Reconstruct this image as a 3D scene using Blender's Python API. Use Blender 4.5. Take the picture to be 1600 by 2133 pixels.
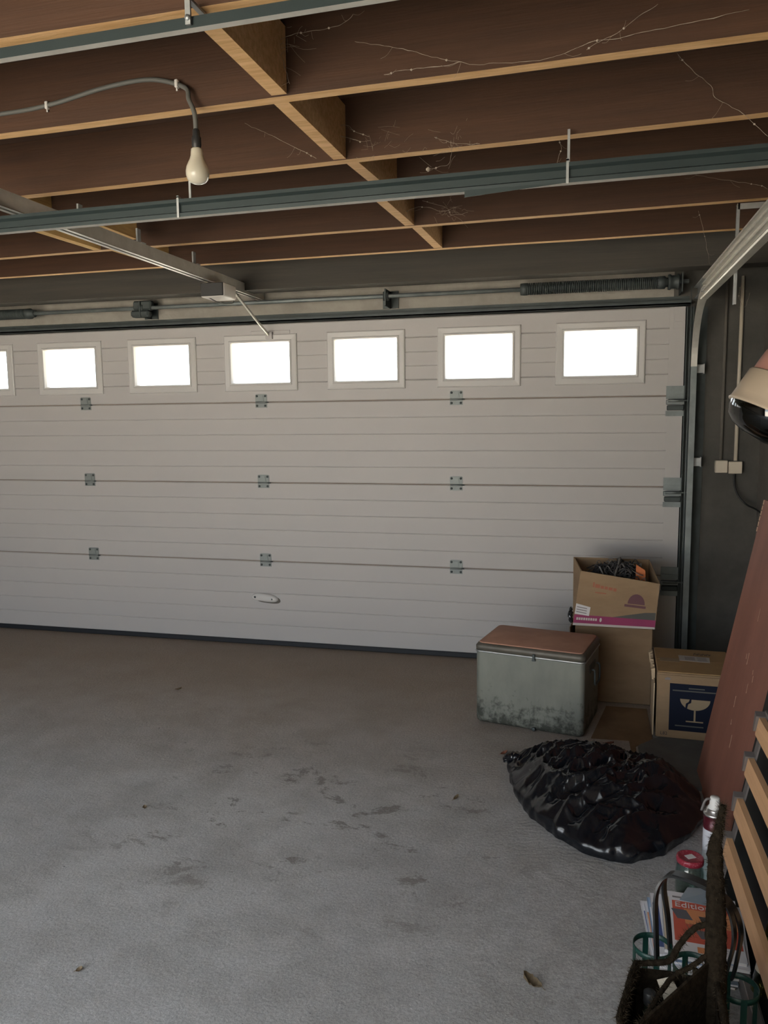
import bpy, bmesh, math, random
from mathutils import Vector, Matrix, Euler, noise

# ------------------------------------------------------------------ clearing
for o in list(bpy.data.objects):
    bpy.data.objects.remove(o, do_unlink=True)
SC = bpy.context.scene
COL = SC.collection
rnd = random.Random(7)

# ------------------------------------------------------------------ camera
F_PX, W_PX = 1646.9, 1600.0
cam_d = bpy.data.cameras.new('camera')
cam_d.sensor_fit = 'HORIZONTAL'
cam_d.sensor_width = 36.0
cam_d.lens = 36.0 * F_PX / W_PX
cam_d.clip_start = 0.02
cam_d.clip_end = 400
cam = bpy.data.objects.new('camera', cam_d)
COL.objects.link(cam)
cr = Vector((0.96914813, 0.2462618, -0.01034534))
cu = Vector((-0.01924307, 0.1174409, 0.99289342))
cf = Vector((-0.24572668, 0.96206173, -0.11855646))
M = Matrix((cr, cu, -cf)).transposed().to_4x4()
M.translation = (0, 0, 1.5327)
cam.matrix_world = M
SC.camera = cam

# ------------------------------------------------------------------ light
world = bpy.data.worlds.new('overcast_sky')
SC.world = world
world.use_nodes = True
wn = world.node_tree
bg = wn.nodes['Background']
bg.inputs['Color'].default_value = (0.86, 0.93, 1.0, 1)
bg.inputs['Strength'].default_value = 6.4
sun_d = bpy.data.lights.new('sun', 'SUN')
sun_d.energy = 80.0
sun_d.angle = math.radians(1.0)
sun_d.color = (1.0, 0.94, 0.84)
sun = bpy.data.objects.new('sun', sun_d)
sun.rotation_euler = Vector((0.20, -0.36, -0.95)).to_track_quat('-Z', 'Y').to_euler()
COL.objects.link(sun)


def portal(name, loc, size, direction):
    d = bpy.data.lights.new(name, 'AREA')
    d.shape = 'RECTANGLE'
    d.size, d.size_y = size
    d.cycles.is_portal = True
    o = bpy.data.objects.new(name, d)
    o.location = loc
    o.rotation_euler = Vector(direction).to_track_quat('-Z', 'Z').to_euler()
    COL.objects.link(o)


portal('rear_opening_portal', (-2.75, -1.62, 1.13), (3.5, 2.26), (0, 1, 0))
portal('added_rooflight_portal', (-1.5, -0.80, 2.70), (3.4, 1.4), (0, 0, -1))  # guides sampling through the added rooflight
portal('door_window_portal', (-2.07, 5.0, 1.9), (5.0, 0.32), (0, -1, 0))

SC.view_settings.view_transform = 'Standard'
SC.view_settings.look = 'None'
SC.view_settings.gamma = 1
SC.view_settings.use_curve_mapping = False
SC.view_settings.exposure = 0.0
cy = SC.cycles
cy.max_bounces = 8
cy.diffuse_bounces = 5
cy.glossy_bounces = 3
cy.transmission_bounces = 4
cy.transparent_max_bounces = 8
cy.sample_clamp_indirect = 6
cy.caustics_reflective = False
cy.caustics_refractive = False
cy.use_denoising = True
cy.use_adaptive_sampling = True
cy.adaptive_threshold = 0.02


# ------------------------------------------------------------------ materials
def pmat(name, col, rough=0.6, metal=0.0, col2=None, scale=6.0, stretch=(1, 1, 1), bump=0.0, bscale=60.0,
         bstretch=None, detail=5.0, contrast=(0.35, 0.65), rough2=None, spec=0.5, trans=0.0, ior=1.45, coat=0.0):
    m = bpy.data.materials.new(name)
    m.use_nodes = True
    nt = m.node_tree
    p = nt.nodes['Principled BSDF']
    p.inputs['Base Color'].default_value = (*col, 1)
    p.inputs['Roughness'].default_value = rough
    p.inputs['Metallic'].default_value = metal
    p.inputs['Specular IOR Level'].default_value = spec
    p.inputs['Transmission Weight'].default_value = trans
    p.inputs['IOR'].default_value = ior
    p.inputs['Coat Weight'].default_value = coat
    tc = nt.nodes.new('ShaderNodeTexCoord')

    def nz(sc, st, det):
        mp = nt.nodes.new('ShaderNodeMapping')
        mp.inputs['Scale'].default_value = st
        nt.links.new(tc.outputs['Object'], mp.inputs['Vector'])
        n = nt.nodes.new('ShaderNodeTexNoise')
        n.inputs['Scale'].default_value = sc
        n.inputs['Detail'].default_value = det
        n.inputs['Roughness'].default_value = 0.62
        nt.links.new(mp.outputs['Vector'], n.inputs['Vector'])
        return n
    if col2 is not None or rough2 is not None:
        n = nz(scale, stretch, detail)
        mr = nt.nodes.new('ShaderNodeMapRange')
        mr.inputs['From Min'].default_value, mr.inputs['From Max'].default_value = contrast
        nt.links.new(n.outputs['Fac'], mr.inputs['Value'])
        if col2 is not None:
            mx = nt.nodes.new('ShaderNodeMix')
            mx.data_type = 'RGBA'
            mx.inputs['A'].default_value = (*col, 1)
            mx.inputs['B'].default_value = (*col2, 1)
            nt.links.new(mr.outputs['Result'], mx.inputs['Factor'])
            nt.links.new(mx.outputs['Result'], p.inputs['Base Color'])
        if rough2 is not None:
            mf = nt.nodes.new('ShaderNodeMix')
            mf.inputs['A'].default_value, mf.inputs['B'].default_value = rough, rough2
            nt.links.new(mr.outputs['Result'], mf.inputs['Factor'])
            nt.links.new(mf.outputs['Result'], p.inputs['Roughness'])
    if bump > 0:
        n2 = nz(bscale, bstretch or stretch, 4.0)
        b = nt.nodes.new('ShaderNodeBump')
        b.inputs['Strength'].default_value = bump
        b.inputs['Distance'].default_value = 0.004
        nt.links.new(n2.outputs['Fac'], b.inputs['Height'])
        nt.links.new(b.outputs['Normal'], p.inputs['Normal'])
    return m


def glass_mat(name, tint=(1, 1, 1), refl=0.06, rough=0.02):
    m = bpy.data.materials.new(name)
    m.use_nodes = True
    nt = m.node_tree
    nt.nodes.clear()
    out = nt.nodes.new('ShaderNodeOutputMaterial')
    tr = nt.nodes.new('ShaderNodeBsdfTransparent')
    tr.inputs['Color'].default_value = (*tint, 1)
    gl = nt.nodes.new('ShaderNodeBsdfGlossy')
    gl.inputs['Roughness'].default_value = rough
    lw = nt.nodes.new('ShaderNodeLayerWeight')
    lw.inputs['Blend'].default_value = 0.5
    pw = nt.nodes.new('ShaderNodeMath')
    pw.operation = 'POWER'
    pw.inputs[1].default_value = 4.0
    nt.links.new(lw.outputs['Facing'], pw.inputs[0])
    fr = nt.nodes.new('ShaderNodeMapRange')
    fr.inputs['To Min'].default_value, fr.inputs['To Max'].default_value = refl, 0.85
    nt.links.new(pw.outputs['Value'], fr.inputs['Value'])
    mix = nt.nodes.new('ShaderNodeMixShader')
    nt.links.new(fr.outputs['Result'], mix.inputs['Fac'])
    nt.links.new(tr.outputs['BSDF'], mix.inputs[1])
    nt.links.new(gl.outputs['BSDF'], mix.inputs[2])
    nt.links.new(mix.outputs['Shader'], out.inputs['Surface'])
    return m


def floor_mat():
    m = bpy.data.materials.new('worn_concrete')
    m.use_nodes = True
    nt = m.node_tree
    L = nt.links.new
    N = nt.nodes.new
    p = nt.nodes['Principled BSDF']
    p.inputs['Roughness'].default_value = 0.55
    p.inputs['Specular IOR Level'].default_value = 0.5
    tc = N('ShaderNodeTexCoord')

    def noise_(scale, detail=6, rough=0.6, st=(1, 1, 1), loc=(0, 0, 0), dist=0.0):
        mp = N('ShaderNodeMapping')
        mp.inputs['Scale'].default_value = st
        mp.inputs['Location'].default_value = loc
        L(tc.outputs['Object'], mp.inputs['Vector'])
        n = N('ShaderNodeTexNoise')
        n.inputs['Scale'].default_value = scale
        n.inputs['Detail'].default_value = detail
        n.inputs['Roughness'].default_value = rough
        n.inputs['Distortion'].default_value = dist
        L(mp.outputs['Vector'], n.inputs['Vector'])
        return n.outputs['Fac']

    def mr(v, a, b, c=0.0, d=1.0):
        n = N('ShaderNodeMapRange')
        n.inputs['From Min'].default_value, n.inputs['From Max'].default_value = a, b
        n.inputs['To Min'].default_value, n.inputs['To Max'].default_value = c, d
        L(v, n.inputs['Value'])
        return n.outputs['Result']

    def mix(f, a, b, mode='MIX'):
        n = N('ShaderNodeMix')
        n.data_type = 'RGBA'
        n.blend_type = mode
        for s, v in (('A', a), ('B', b)):
            if isinstance(v, tuple):
                n.inputs[s].default_value = (*v, 1)
            else:
                L(v, n.inputs[s])
        if isinstance(f, float):
            n.inputs['Factor'].default_value = f
        else:
            L(f, n.inputs['Factor'])
        return n.outputs['Result']

    def math_(op, a, b):
        n = N('ShaderNodeMath')
        n.operation = op
        for k, v in ((0, a), (1, b)):
            if isinstance(v, (int, float)):
                n.inputs[k].default_value = v
            else:
                L(v, n.inputs[k])
        return n.outputs['Value']
    sep = N('ShaderNodeSeparateXYZ')
    L(tc.outputs['Object'], sep.inputs['Vector'])
    # broad grey with soft cloudy variation
    c = mix(mr(noise_(0.9, 5), 0.35, 0.65), FLOOR_A, FLOOR_B)
    c = mix(mr(noise_(3.5, 7, 0.7), 0.42, 0.62, 0, 0.6), c, FLOOR_C)
    # rougher, darker swept concrete in the near right part
    swept = math_('MULTIPLY', mr(sep.outputs['X'], -0.9, 0.2, 0, 1), mr(sep.outputs['Y'], 3.3, 2.4, 0, 1))
    c = mix(math_('MULTIPLY', swept, mr(noise_(24, 6, 0.75, (1, 1.6, 1), (2, 2, 0), 1.2), 0.40, 0.62, 0.15, 0.85)), c, (0.26, 0.25, 0.24))
    # brown strip along the door: warm bounced light put into the floor colour
    yy = math_('ADD', sep.outputs['Y'], math_('MULTIPLY', noise_(1.3, 4), 0.7))
    warm_bounce = mr(yy, 3.2, 4.7, 0, 0.8)
    c = mix(warm_bounce, c, FLOOR_D)
    # scabbed dark patches in the middle of the floor
    patch = mr(noise_(4.6, 10, 0.78, (0.8, 1.25, 1), (3.1, 1.7, 0), 0.4), 0.56, 0.595)
    zone = math_('MULTIPLY', mr(math_('ABSOLUTE', math_('ADD', sep.outputs['Y'], -2.75), 0), 0.3, 0.85, 1, 0),
                 mr(math_('ABSOLUTE', math_('ADD', sep.outputs['X'], 0.95), 0), 0.5, 1.0, 1, 0))
    c = mix(math_('MULTIPLY', patch, math_('MULTIPLY', zone, 0.85)), c, FLOOR_E)
    # pale flecks and dark specks
    fl = mr(noise_(55, 2, 0.5), 0.735, 0.76)
    c = mix(math_('MULTIPLY', fl, 0.6), c, (0.5, 0.49, 0.46))
    sp = mr(noise_(38, 2, 0.5, (1, 1, 1), (9, 4, 0)), 0.745, 0.765)
    c = mix(math_('MULTIPLY', sp, 0.7), c, (0.03, 0.028, 0.025))
    gr = mr(noise_(130, 4, 0.75), 0.3, 0.7, 0.70, 1.25)
    gn = N('ShaderNodeCombineColor')
    for k in ('Red', 'Green', 'Blue'):
        L(gr, gn.inputs[k])
    c = mix(1.0, c, gn.outputs['Color'], 'MULTIPLY')
    L(c, p.inputs['Base Color'])
    # relief: swept trowel arcs near the camera plus grit
    wv = N('ShaderNodeTexWave')
    wv.wave_type = 'RINGS'
    wv.rings_direction = 'Z'
    wv.inputs['Scale'].default_value = 13.0
    wv.inputs['Distortion'].default_value = 9.0
    wv.inputs['Detail'].default_value = 4.0
    wv.inputs['Detail Scale'].default_value = 1.6
    mpw = N('ShaderNodeMapping')
    mpw.inputs['Location'].default_value = (0.05, -2.25, 0)
    L(tc.outputs['Object'], mpw.inputs['Vector'])
    L(mpw.outputs['Vector'], wv.inputs['Vector'])
    arcs = math_('MULTIPLY', wv.outputs['Fac'], math_('MULTIPLY', mr(sep.outputs['X'], -1.0, -0.1, 0.0, 1.0), mr(noise_(1.6, 3, 0.5, (1, 1, 1), (0, 5, 0)), 0.42, 0.6, 0.0, 0.17)))
    h = math_('ADD', arcs, math_('MULTIPLY', noise_(70, 6, 0.75), 0.9))
    h = math_('ADD', h, math_('MULTIPLY', noise_(14, 5, 0.6), 0.7))
    b = N('ShaderNodeBump')
    b.inputs['Strength'].default_value = 0.8
    b.inputs['Distance'].default_value = 0.006
    L(h, b.inputs['Height'])
    L(b.outputs['Normal'], p.inputs['Normal'])
    return m


FLOOR_A = (0.42, 0.42, 0.425)
FLOOR_B = (0.51, 0.51, 0.51)
FLOOR_C = (0.30, 0.295, 0.285)
FLOOR_D = (0.275, 0.20, 0.138)
FLOOR_E = (0.19, 0.175, 0.16)

MT = {}
MT['concrete'] = floor_mat()
MT['door_white'] = pmat('door_white', (0.445, 0.43, 0.42), 0.5, bump=0.12, bscale=220, bstretch=(0.25, 1, 2))
MT['frame_white'] = pmat('frame_white', (0.60, 0.585, 0.56), 0.38)
MT['pane'] = glass_mat('clear_acrylic', (0.97, 0.98, 0.97), 0.06)
MT['rubber'] = pmat('black_rubber', (0.012, 0.014, 0.018), 0.6)
MT['zinc'] = pmat('galvanised_steel', (0.48, 0.49, 0.48), 0.42, 0.85, (0.36, 0.38, 0.38), 9, rough2=0.55)
MT['hinge_zinc'] = pmat('hinge_zinc', (0.25, 0.275, 0.265), 0.55, 0.4, (0.20, 0.22, 0.215), 9)
MT['grip_brown'] = pmat('grip_brown', (0.10, 0.09, 0.075), 0.6)
MT['zinc_dull'] = pmat('dull_zinc', (0.24, 0.27, 0.27), 0.55, 0.6, (0.18, 0.2, 0.2), 9)
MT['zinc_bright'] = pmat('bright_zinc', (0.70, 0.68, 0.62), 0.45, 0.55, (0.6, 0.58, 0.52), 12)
MT['gasket'] = pmat('brown_gasket', (0.20, 0.155, 0.115), 0.8)
MT['dark_steel'] = pmat('dark_steel', (0.07, 0.085, 0.085), 0.55, 0.3, (0.05, 0.06, 0.06), 8)
MT['channel'] = pmat('shaded_channel_steel', (0.032, 0.046, 0.046), 0.5, 0.3, (0.023, 0.034, 0.035), 4, (0.4, 1, 1))  # dark for the channel's front faces: shade put into the colour
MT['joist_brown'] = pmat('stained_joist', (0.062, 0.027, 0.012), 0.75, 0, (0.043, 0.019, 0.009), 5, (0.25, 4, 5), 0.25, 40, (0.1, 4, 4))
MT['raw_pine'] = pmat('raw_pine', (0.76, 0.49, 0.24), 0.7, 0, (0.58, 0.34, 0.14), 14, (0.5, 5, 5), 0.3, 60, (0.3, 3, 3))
MT['yellow_pine'] = pmat('yellow_pine', (0.72, 0.47, 0.17), 0.7, 0, (0.56, 0.33, 0.11), 12, (4, 0.5, 5), 0.3, 60, (3, 0.3, 3))
MT['header'] = pmat('dark_header', (0.062, 0.055, 0.045), 0.75, 0, (0.045, 0.042, 0.036), 5, (0.25, 4, 5), 0.25, 40, (0.1, 4, 4))
MT['deck'] = pmat('deck_board', (0.10, 0.055, 0.035), 0.8, 0, (0.075, 0.04, 0.025), 4, (0.3, 3, 1))
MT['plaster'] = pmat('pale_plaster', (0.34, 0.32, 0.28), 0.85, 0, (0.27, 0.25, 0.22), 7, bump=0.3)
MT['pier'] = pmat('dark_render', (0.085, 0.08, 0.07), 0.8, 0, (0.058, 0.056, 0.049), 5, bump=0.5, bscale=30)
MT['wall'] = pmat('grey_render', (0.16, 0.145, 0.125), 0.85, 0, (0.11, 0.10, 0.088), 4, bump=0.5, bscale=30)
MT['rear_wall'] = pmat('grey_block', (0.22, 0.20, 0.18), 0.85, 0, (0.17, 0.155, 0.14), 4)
MT['ground'] = pmat('driveway', (0.52, 0.48, 0.42), 0.9, 0, (0.44, 0.40, 0.35), 1.5)
MT['white_plastic'] = pmat('white_plastic', (0.72, 0.69, 0.64), 0.4)
MT['dark_plastic'] = pmat('dark_plastic', (0.022, 0.022, 0.022), 0.45)
MT['cream_plastic'] = pmat('cream_plastic', (0.62, 0.55, 0.44), 0.42)
MT['black'] = pmat('black_rubber_cable', (0.014, 0.014, 0.013), 0.45)
MT['cable_grey'] = pmat('cable_grey', (0.10, 0.10, 0.09), 0.5)
MT['bulb'] = pmat('frosted_bulb', (0.80, 0.74, 0.58), 0.22, trans=0.25, coat=0.5)
MT['brass'] = pmat('cap_metal', (0.35, 0.30, 0.22), 0.4, 0.8)
MT['card'] = pmat('cardboard', (0.30, 0.205, 0.12), 0.85, 0, (0.255, 0.17, 0.098), 6, (1, 1, 3), 0.15, 90)
MT['card_dark'] = pmat('cardboard_brown', (0.225, 0.15, 0.088), 0.85, 0, (0.19, 0.125, 0.072), 5, (1, 1, 3), 0.15, 90)
MT['card_gold'] = pmat('cardboard_gold', (0.40, 0.26, 0.125), 0.8, 0, (0.34, 0.215, 0.10), 7, (1, 1, 3), 0.15, 90)
MT['card_edge'] = pmat('cardboard_edge', (0.46, 0.35, 0.23), 0.85)
MT['magenta'] = pmat('magenta_print', (0.30, 0.035, 0.11), 0.6, 0, (0.24, 0.03, 0.10), 3)
MT['purple_print'] = pmat('purple_print', (0.13, 0.06, 0.07), 0.8)
MT['red_print'] = pmat('red_print', (0.34, 0.12, 0.07), 0.8)
MT['grey_print'] = pmat('grey_print', (0.085, 0.085, 0.078), 0.8)
MT['navy_print'] = pmat('navy_print', (0.010, 0.013, 0.026), 0.8, spec=0.15)
MT['tan_print'] = pmat('tan_print', (0.30, 0.225, 0.14), 0.75)
MT['paper'] = pmat('paper', (0.62, 0.60, 0.60), 0.6)
MT['paper_label'] = pmat('paper_label', (0.50, 0.46, 0.43), 0.7)
MT['ink'] = pmat('ink', (0.05, 0.045, 0.05), 0.7)
MT['ink_soft'] = pmat('ink_soft', (0.22, 0.20, 0.20), 0.7)
MT['lid_brown'] = pmat('lid_brown', (0.43, 0.235, 0.165), 0.6, 0, (0.34, 0.175, 0.125), 6, bump=0.1, bscale=50)
MT['lid_grey'] = pmat('lid_grey', (0.13, 0.115, 0.095), 0.5, 0.3, (0.09, 0.085, 0.07), 10)
MT['board'] = pmat('red_brown_board', (0.27, 0.115, 0.082), 0.5, 0, (0.20, 0.083, 0.06), 3, (2, 2, 0.4), 0.1, 50)
MT['board_chip'] = pmat('board_chip', (0.42, 0.28, 0.2), 0.8)
MT['slat'] = pmat('varnished_slat', (0.66, 0.40, 0.22), 0.45, 0, (0.56, 0.32, 0.165), 10, (5, 0.4, 5))
MT['grey_bar'] = pmat('grey_flat_bar', (0.17, 0.155, 0.15), 0.5, 0.4)
MT['black_panel'] = pmat('black_panel', (0.009, 0.010, 0.009), 0.7)
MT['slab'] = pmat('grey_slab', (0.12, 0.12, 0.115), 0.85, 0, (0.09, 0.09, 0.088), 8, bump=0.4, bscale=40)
MT['ply_tan'] = pmat('tan_sheet', (0.19, 0.118, 0.062), 0.8, 0, (0.13, 0.08, 0.042), 5)
MT['bag'] = pmat('black_polythene', (0.004, 0.005, 0.0075), 0.17, bump=0.10, bscale=140, spec=0.7, rough2=0.27, scale=9)
MT['hood_pink'] = pmat('hood_pink', (0.52, 0.27, 0.215), 0.4)
MT['hood_cream'] = pmat('hood_cream', (0.64, 0.52, 0.38), 0.4)
MT['smoked'] = glass_mat('smoked_visor', (0.22, 0.23, 0.21), 0.08, 0.03)
MT['can_maroon'] = pmat('can_maroon', (0.075, 0.008, 0.016), 0.3, 0.2)
MT['can_white'] = pmat('can_white', (0.60, 0.61, 0.66), 0.35)
MT['can_metal'] = pmat('can_metal', (0.55, 0.53, 0.52), 0.3, 0.9)
MT['nozzle_white'] = pmat('nozzle_white', (0.78, 0.76, 0.72), 0.45)
MT['red_lid'] = pmat('red_lid', (0.27, 0.022, 0.04), 0.35, 0, (0.42, 0.13, 0.15), 160, contrast=(0.55, 0.62))
MT['jar_glass'] = glass_mat('jar_glass', (0.80, 0.88, 0.86), 0.07, 0.02)
MT['bottle_glass'] = glass_mat('bottle_glass', (0.72, 0.74, 0.32), 0.07, 0.03)
MT['dark_bottle'] = pmat('dark_bottle', (0.012, 0.016, 0.010), 0.1, coat=0.4)
MT['carrier_green'] = pmat('carrier_green', (0.006, 0.042, 0.032), 0.4, 0, (0.005, 0.03, 0.024), 20)
MT['strap_black'] = pmat('strap_black', (0.010, 0.011, 0.012), 0.32)
MT['fibre'] = pmat('coir_fibre', (0.010, 0.0075, 0.005), 0.95, 0, (0.024, 0.018, 0.012), 70, (1, 1, 1), 0.9, 160, spec=0.05)
MT['fibre_pale'] = pmat('coir_pale', (0.07, 0.055, 0.036), 0.95, 0, (0.025, 0.019, 0.012), 60, bump=0.8, bscale=160, spec=0.05)
MT['web'] = pmat('dusty_web', (0.36, 0.31, 0.25), 0.9)
MT['leaf'] = pmat('dry_leaf', (0.17, 0.125, 0.075), 0.7, 0, (0.10, 0.07, 0.04), 40)
MT['leaf_red'] = pmat('red_leaf', (0.14, 0.045, 0.022), 0.7, 0, (0.09, 0.03, 0.016), 40)
MT['orange'] = pmat('orange_card', (0.55, 0.17, 0.06), 0.7)
MT['wire_grey'] = pmat('wire_grey', (0.16, 0.15, 0.14), 0.5, 0.3)
MT['wire_dark'] = pmat('wire_dark', (0.035, 0.033, 0.035), 0.6)
MT['mag_red'] = pmat('magazine_red', (0.50, 0.085, 0.05), 0.4)
MT['mag_orange'] = pmat('magazine_orange', (0.60, 0.24, 0.10), 0.4)
MT['mag_blue'] = pmat('magazine_blue', (0.05, 0.08, 0.22), 0.4)
MT['mag_grey'] = pmat('magazine_grey', (0.10, 0.10, 0.115), 0.4)
MT['mag_white'] = pmat('magazine_white', (0.66, 0.65, 0.68), 0.4)
MT['mag_cream'] = pmat('magazine_cream', (0.55, 0.48, 0.38), 0.5)
MT['mag_sky'] = pmat('magazine_sky', (0.24, 0.33, 0.48), 0.4)
MT['sleeve'] = pmat('grey_sleeve', (0.20, 0.24, 0.28), 0.25)


# ------------------------------------------------------------------ mesh helpers
class MB:
    """collects geometry of ONE mesh object"""

    def __init__(s):
        s.v, s.f, s.m, s.sm = [], [], [], []

    def add(s, vs, fs, mi=0, smooth=False, M=None):
        b = len(s.v)
        s.v += [tuple(M @ Vector(p)) if M is not None else tuple(p) for p in vs]
        for k, f in enumerate(fs):
            s.f.append(tuple(b + i for i in f))
            s.m.append(mi[k] if isinstance(mi, list) else mi)
            s.sm.append(smooth)
        return s

    def box(s, lo, hi, bev=0.0, mi=0, M=None, seg=1):
        x0, y0, z0 = lo
        x1, y1, z1 = hi
        if bev <= 0:
            v = [(x0, y0, z0), (x1, y0, z0), (x1, y1, z0), (x0, y1, z0), (x0, y0, z1), (x1, y0, z1), (x1, y1, z1), (x0, y1, z1)]
            f = [(3, 2, 1, 0), (4, 5, 6, 7), (0, 1, 5, 4), (1, 2, 6, 5), (2, 3, 7, 6), (3, 0, 4, 7)]
            return s.add(v, f, mi, False, M)
        bm = bmesh.new()
        bmesh.ops.create_cube(bm, size=1)
        for v in bm.verts:
            v.co = Vector(((x0 + x1) / 2 + v.co.x * (x1 - x0), (y0 + y1) / 2 + v.co.y * (y1 - y0), (z0 + z1) / 2 + v.co.z * (z1 - z0)))
        bmesh.ops.bevel(bm, geom=list(bm.edges), offset=bev, segments=seg, affect='EDGES', profile=0.5)
        bm.verts.index_update()
        s.add([v.co.copy() for v in bm.verts], [tuple(v.index for v in f.verts) for f in bm.faces], mi, seg > 1, M)
        bm.free()
        return s

    def hexa(s, c8, mi=0):
        """c8: 4 bottom corners (ccw) then 4 top corners"""
        return s.add(c8, [(3, 2, 1, 0), (4, 5, 6, 7), (0, 1, 5, 4), (1, 2, 6, 5), (2, 3, 7, 6), (3, 0, 4, 7)], mi)

    def prism(s, poly, axis, a, b, mi=0, M=None, mi_fn=None):
        """polygon (2-D, ccw) swept from a to b along axis"""
        n = len(poly)

        def P(p, t):
            return {'x': (t, p[0], p[1]), 'y': (p[0], t, p[1]), 'z': (p[0], p[1], t)}[axis]
        v = [P(p, a) for p in poly] + [P(p, b) for p in poly]
        f = [tuple(range(n))[::-1], tuple(range(n, 2 * n))]
        ms = [mi, mi]
        for i in range(n):
            f.append((i, (i + 1) % n, n + (i + 1) % n, n + i))
            ms.append(mi_fn(i) if mi_fn else mi)
        return s.add(v, f, ms, False, M)

    def tube(s, path, r, n=8, mi=0, caps=True, smooth=True, flat=None, M=None, closed=False):
        """r: radius or list; flat=(a,b) scales the section along normal/binormal"""
        P = [Vector(p) for p in path]
        k = len(P)
        rr = r if isinstance(r, (list, tuple)) else [r] * k
        T = []
        for i in range(k):
            a, b = (P[(i - 1) % k], P[(i + 1) % k]) if closed else (P[max(i - 1, 0)], P[min(i + 1, k - 1)])
            t = (b - a)
            T.append(t.normalized() if t.length > 1e-9 else Vector((0, 0, 1)))
        up = Vector((0, 0, 1)) if abs(T[0].z) < 0.9 else Vector((1, 0, 0))
        N = (up - T[0] * up.dot(T[0])).normalized()
        vs, fs = [], []
        fa, fb = flat or (1, 1)
        for i in range(k):
            N = (N - T[i] * N.dot(T[i]))
            N = N.normalized() if N.length > 1e-6 else T[i].orthogonal().normalized()
            B = T[i].cross(N)
            for j in range(n):
                a = 2 * math.pi * j / n
                vs.append(P[i] + N * (math.cos(a) * rr[i] * fa) + B * (math.sin(a) * rr[i] * fb))
        for i in range(k if closed else k - 1):
            i2 = (i + 1) % k
            for j in range(n):
                fs.append((i * n + j, i * n + (j + 1) % n, i2 * n + (j + 1) % n, i2 * n + j))
        if caps and not closed:
            fs.append(tuple(range(n))[::-1])
            fs.append(tuple((k - 1) * n + j for j in range(n)))
        return s.add(vs, fs, mi, smooth, M)

    def lathe(s, prof, n=24, mi=0, M=None, smooth=True, mi_fn=None, caps=(True, True)):
        vs, fs, ms = [], [], []
        for (r, z) in prof:
            for j in range(n):
                a = 2 * math.pi * j / n
                vs.append((r * math.cos(a), r * math.sin(a), z))
        for i in range(len(prof) - 1):
            for j in range(n):
                fs.append((i * n + j, i * n + (j + 1) % n, (i + 1) * n + (j + 1) % n, (i + 1) * n + j))
                ms.append(mi_fn(i) if mi_fn else mi)
        k = len(prof)
        if caps[0]:
            fs.append(tuple(range(n))[::-1])
            ms.append(mi_fn(0) if mi_fn else mi)
        if caps[1]:
            fs.append(tuple((k - 1) * n + j for j in range(n)))
            ms.append(mi_fn(k - 2) if mi_fn else mi)
        return s.add(vs, fs, ms, smooth, M)

    def ring(s, x0, z0, x1, z1, prof, mi=0):
        """rectangular picture-frame in the x/z plane; prof = [(outset, y)] from outside to inside"""
        vs, fs = [], []
        k = len(prof)
        for (o, y) in prof:
            vs += [(x0 - o, y, z0 - o), (x1 + o, y, z0 - o), (x1 + o, y, z1 + o), (x0 - o, y, z1 + o)]
        for i in range(k - 1):
            for j in range(4):
                fs.append((i * 4 + j, i * 4 + (j + 1) % 4, (i + 1) * 4 + (j + 1) % 4, (i + 1) * 4 + j))
        return s.add(vs, fs, mi)

    def mesh(s, name, mats):
        me = bpy.data.meshes.new(name)
        me.from_pydata(s.v, [], s.f)
        for m in mats:
            me.materials.append(MT[m])
        me.polygons.foreach_set('material_index', s.m)
        me.polygons.foreach_set('use_smooth', s.sm)
        me.update()
        return me


def base_matrix(o):
    return Matrix.Translation(o.location) @ o.rotation_euler.to_matrix().to_4x4()


def world_matrix(o):
    return (world_matrix(o.parent) @ o.matrix_parent_inverse if o.parent else Matrix.Identity(4)) @ base_matrix(o)


def obj(name, mb, mats, parent=None, local=False, label=None, kind=None):
    """links ONE mesh object; local=True: the geometry is in the parent's own coordinates"""
    if isinstance(mats, str):
        mats = [mats]
    me = mb if isinstance(mb, bpy.types.Mesh) else mb.mesh(name, mats)
    o = bpy.data.objects.new(name, me)
    COL.objects.link(o)
    if parent is not None:
        o.parent = parent
        if not local:
            o.matrix_parent_inverse = world_matrix(parent).inverted()
    if label:
        o['label'] = label
    if kind:
        o['kind'] = kind
    return o


def tag(o, label, cat, group=None, kind=None):
    o['label'] = label
    o['category'] = cat
    if group:
        o['group'] = group
    if kind:
        o['kind'] = kind
    return o


def thing(name, label, cat, loc=(0, 0, 0), rz=0.0, group=None, kind=None):
    o = bpy.data.objects.new(name, None)
    o.empty_display_size = 0.05
    COL.objects.link(o)
    o.location = loc
    o.rotation_euler = (0, 0, rz)
    return tag(o, label, cat, group, kind)


def structure(name, mb, mats, label=None):
    o = obj(name, mb, mats)
    o['kind'] = 'structure'
    if label:
        o['label'] = label
        o['category'] = 'room'
    return o


def bez(pts, n=10):
    """smooth Catmull-Rom path through pts"""
    P = [Vector(p) for p in pts]
    out = []
    for i in range(len(P) - 1):
        p0, p1, p2, p3 = P[max(i - 1, 0)], P[i], P[i + 1], P[min(i + 2, len(P) - 1)]
        for k in range(n):
            t = k / n
            out.append(0.5 * ((2 * p1) + (p2 - p0) * t + (2 * p0 - 5 * p1 + 4 * p2 - p3) * t * t + (3 * p1 - p0 - 3 * p2 + p3) * t ** 3))
    out.append(P[-1])
    return out


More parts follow.
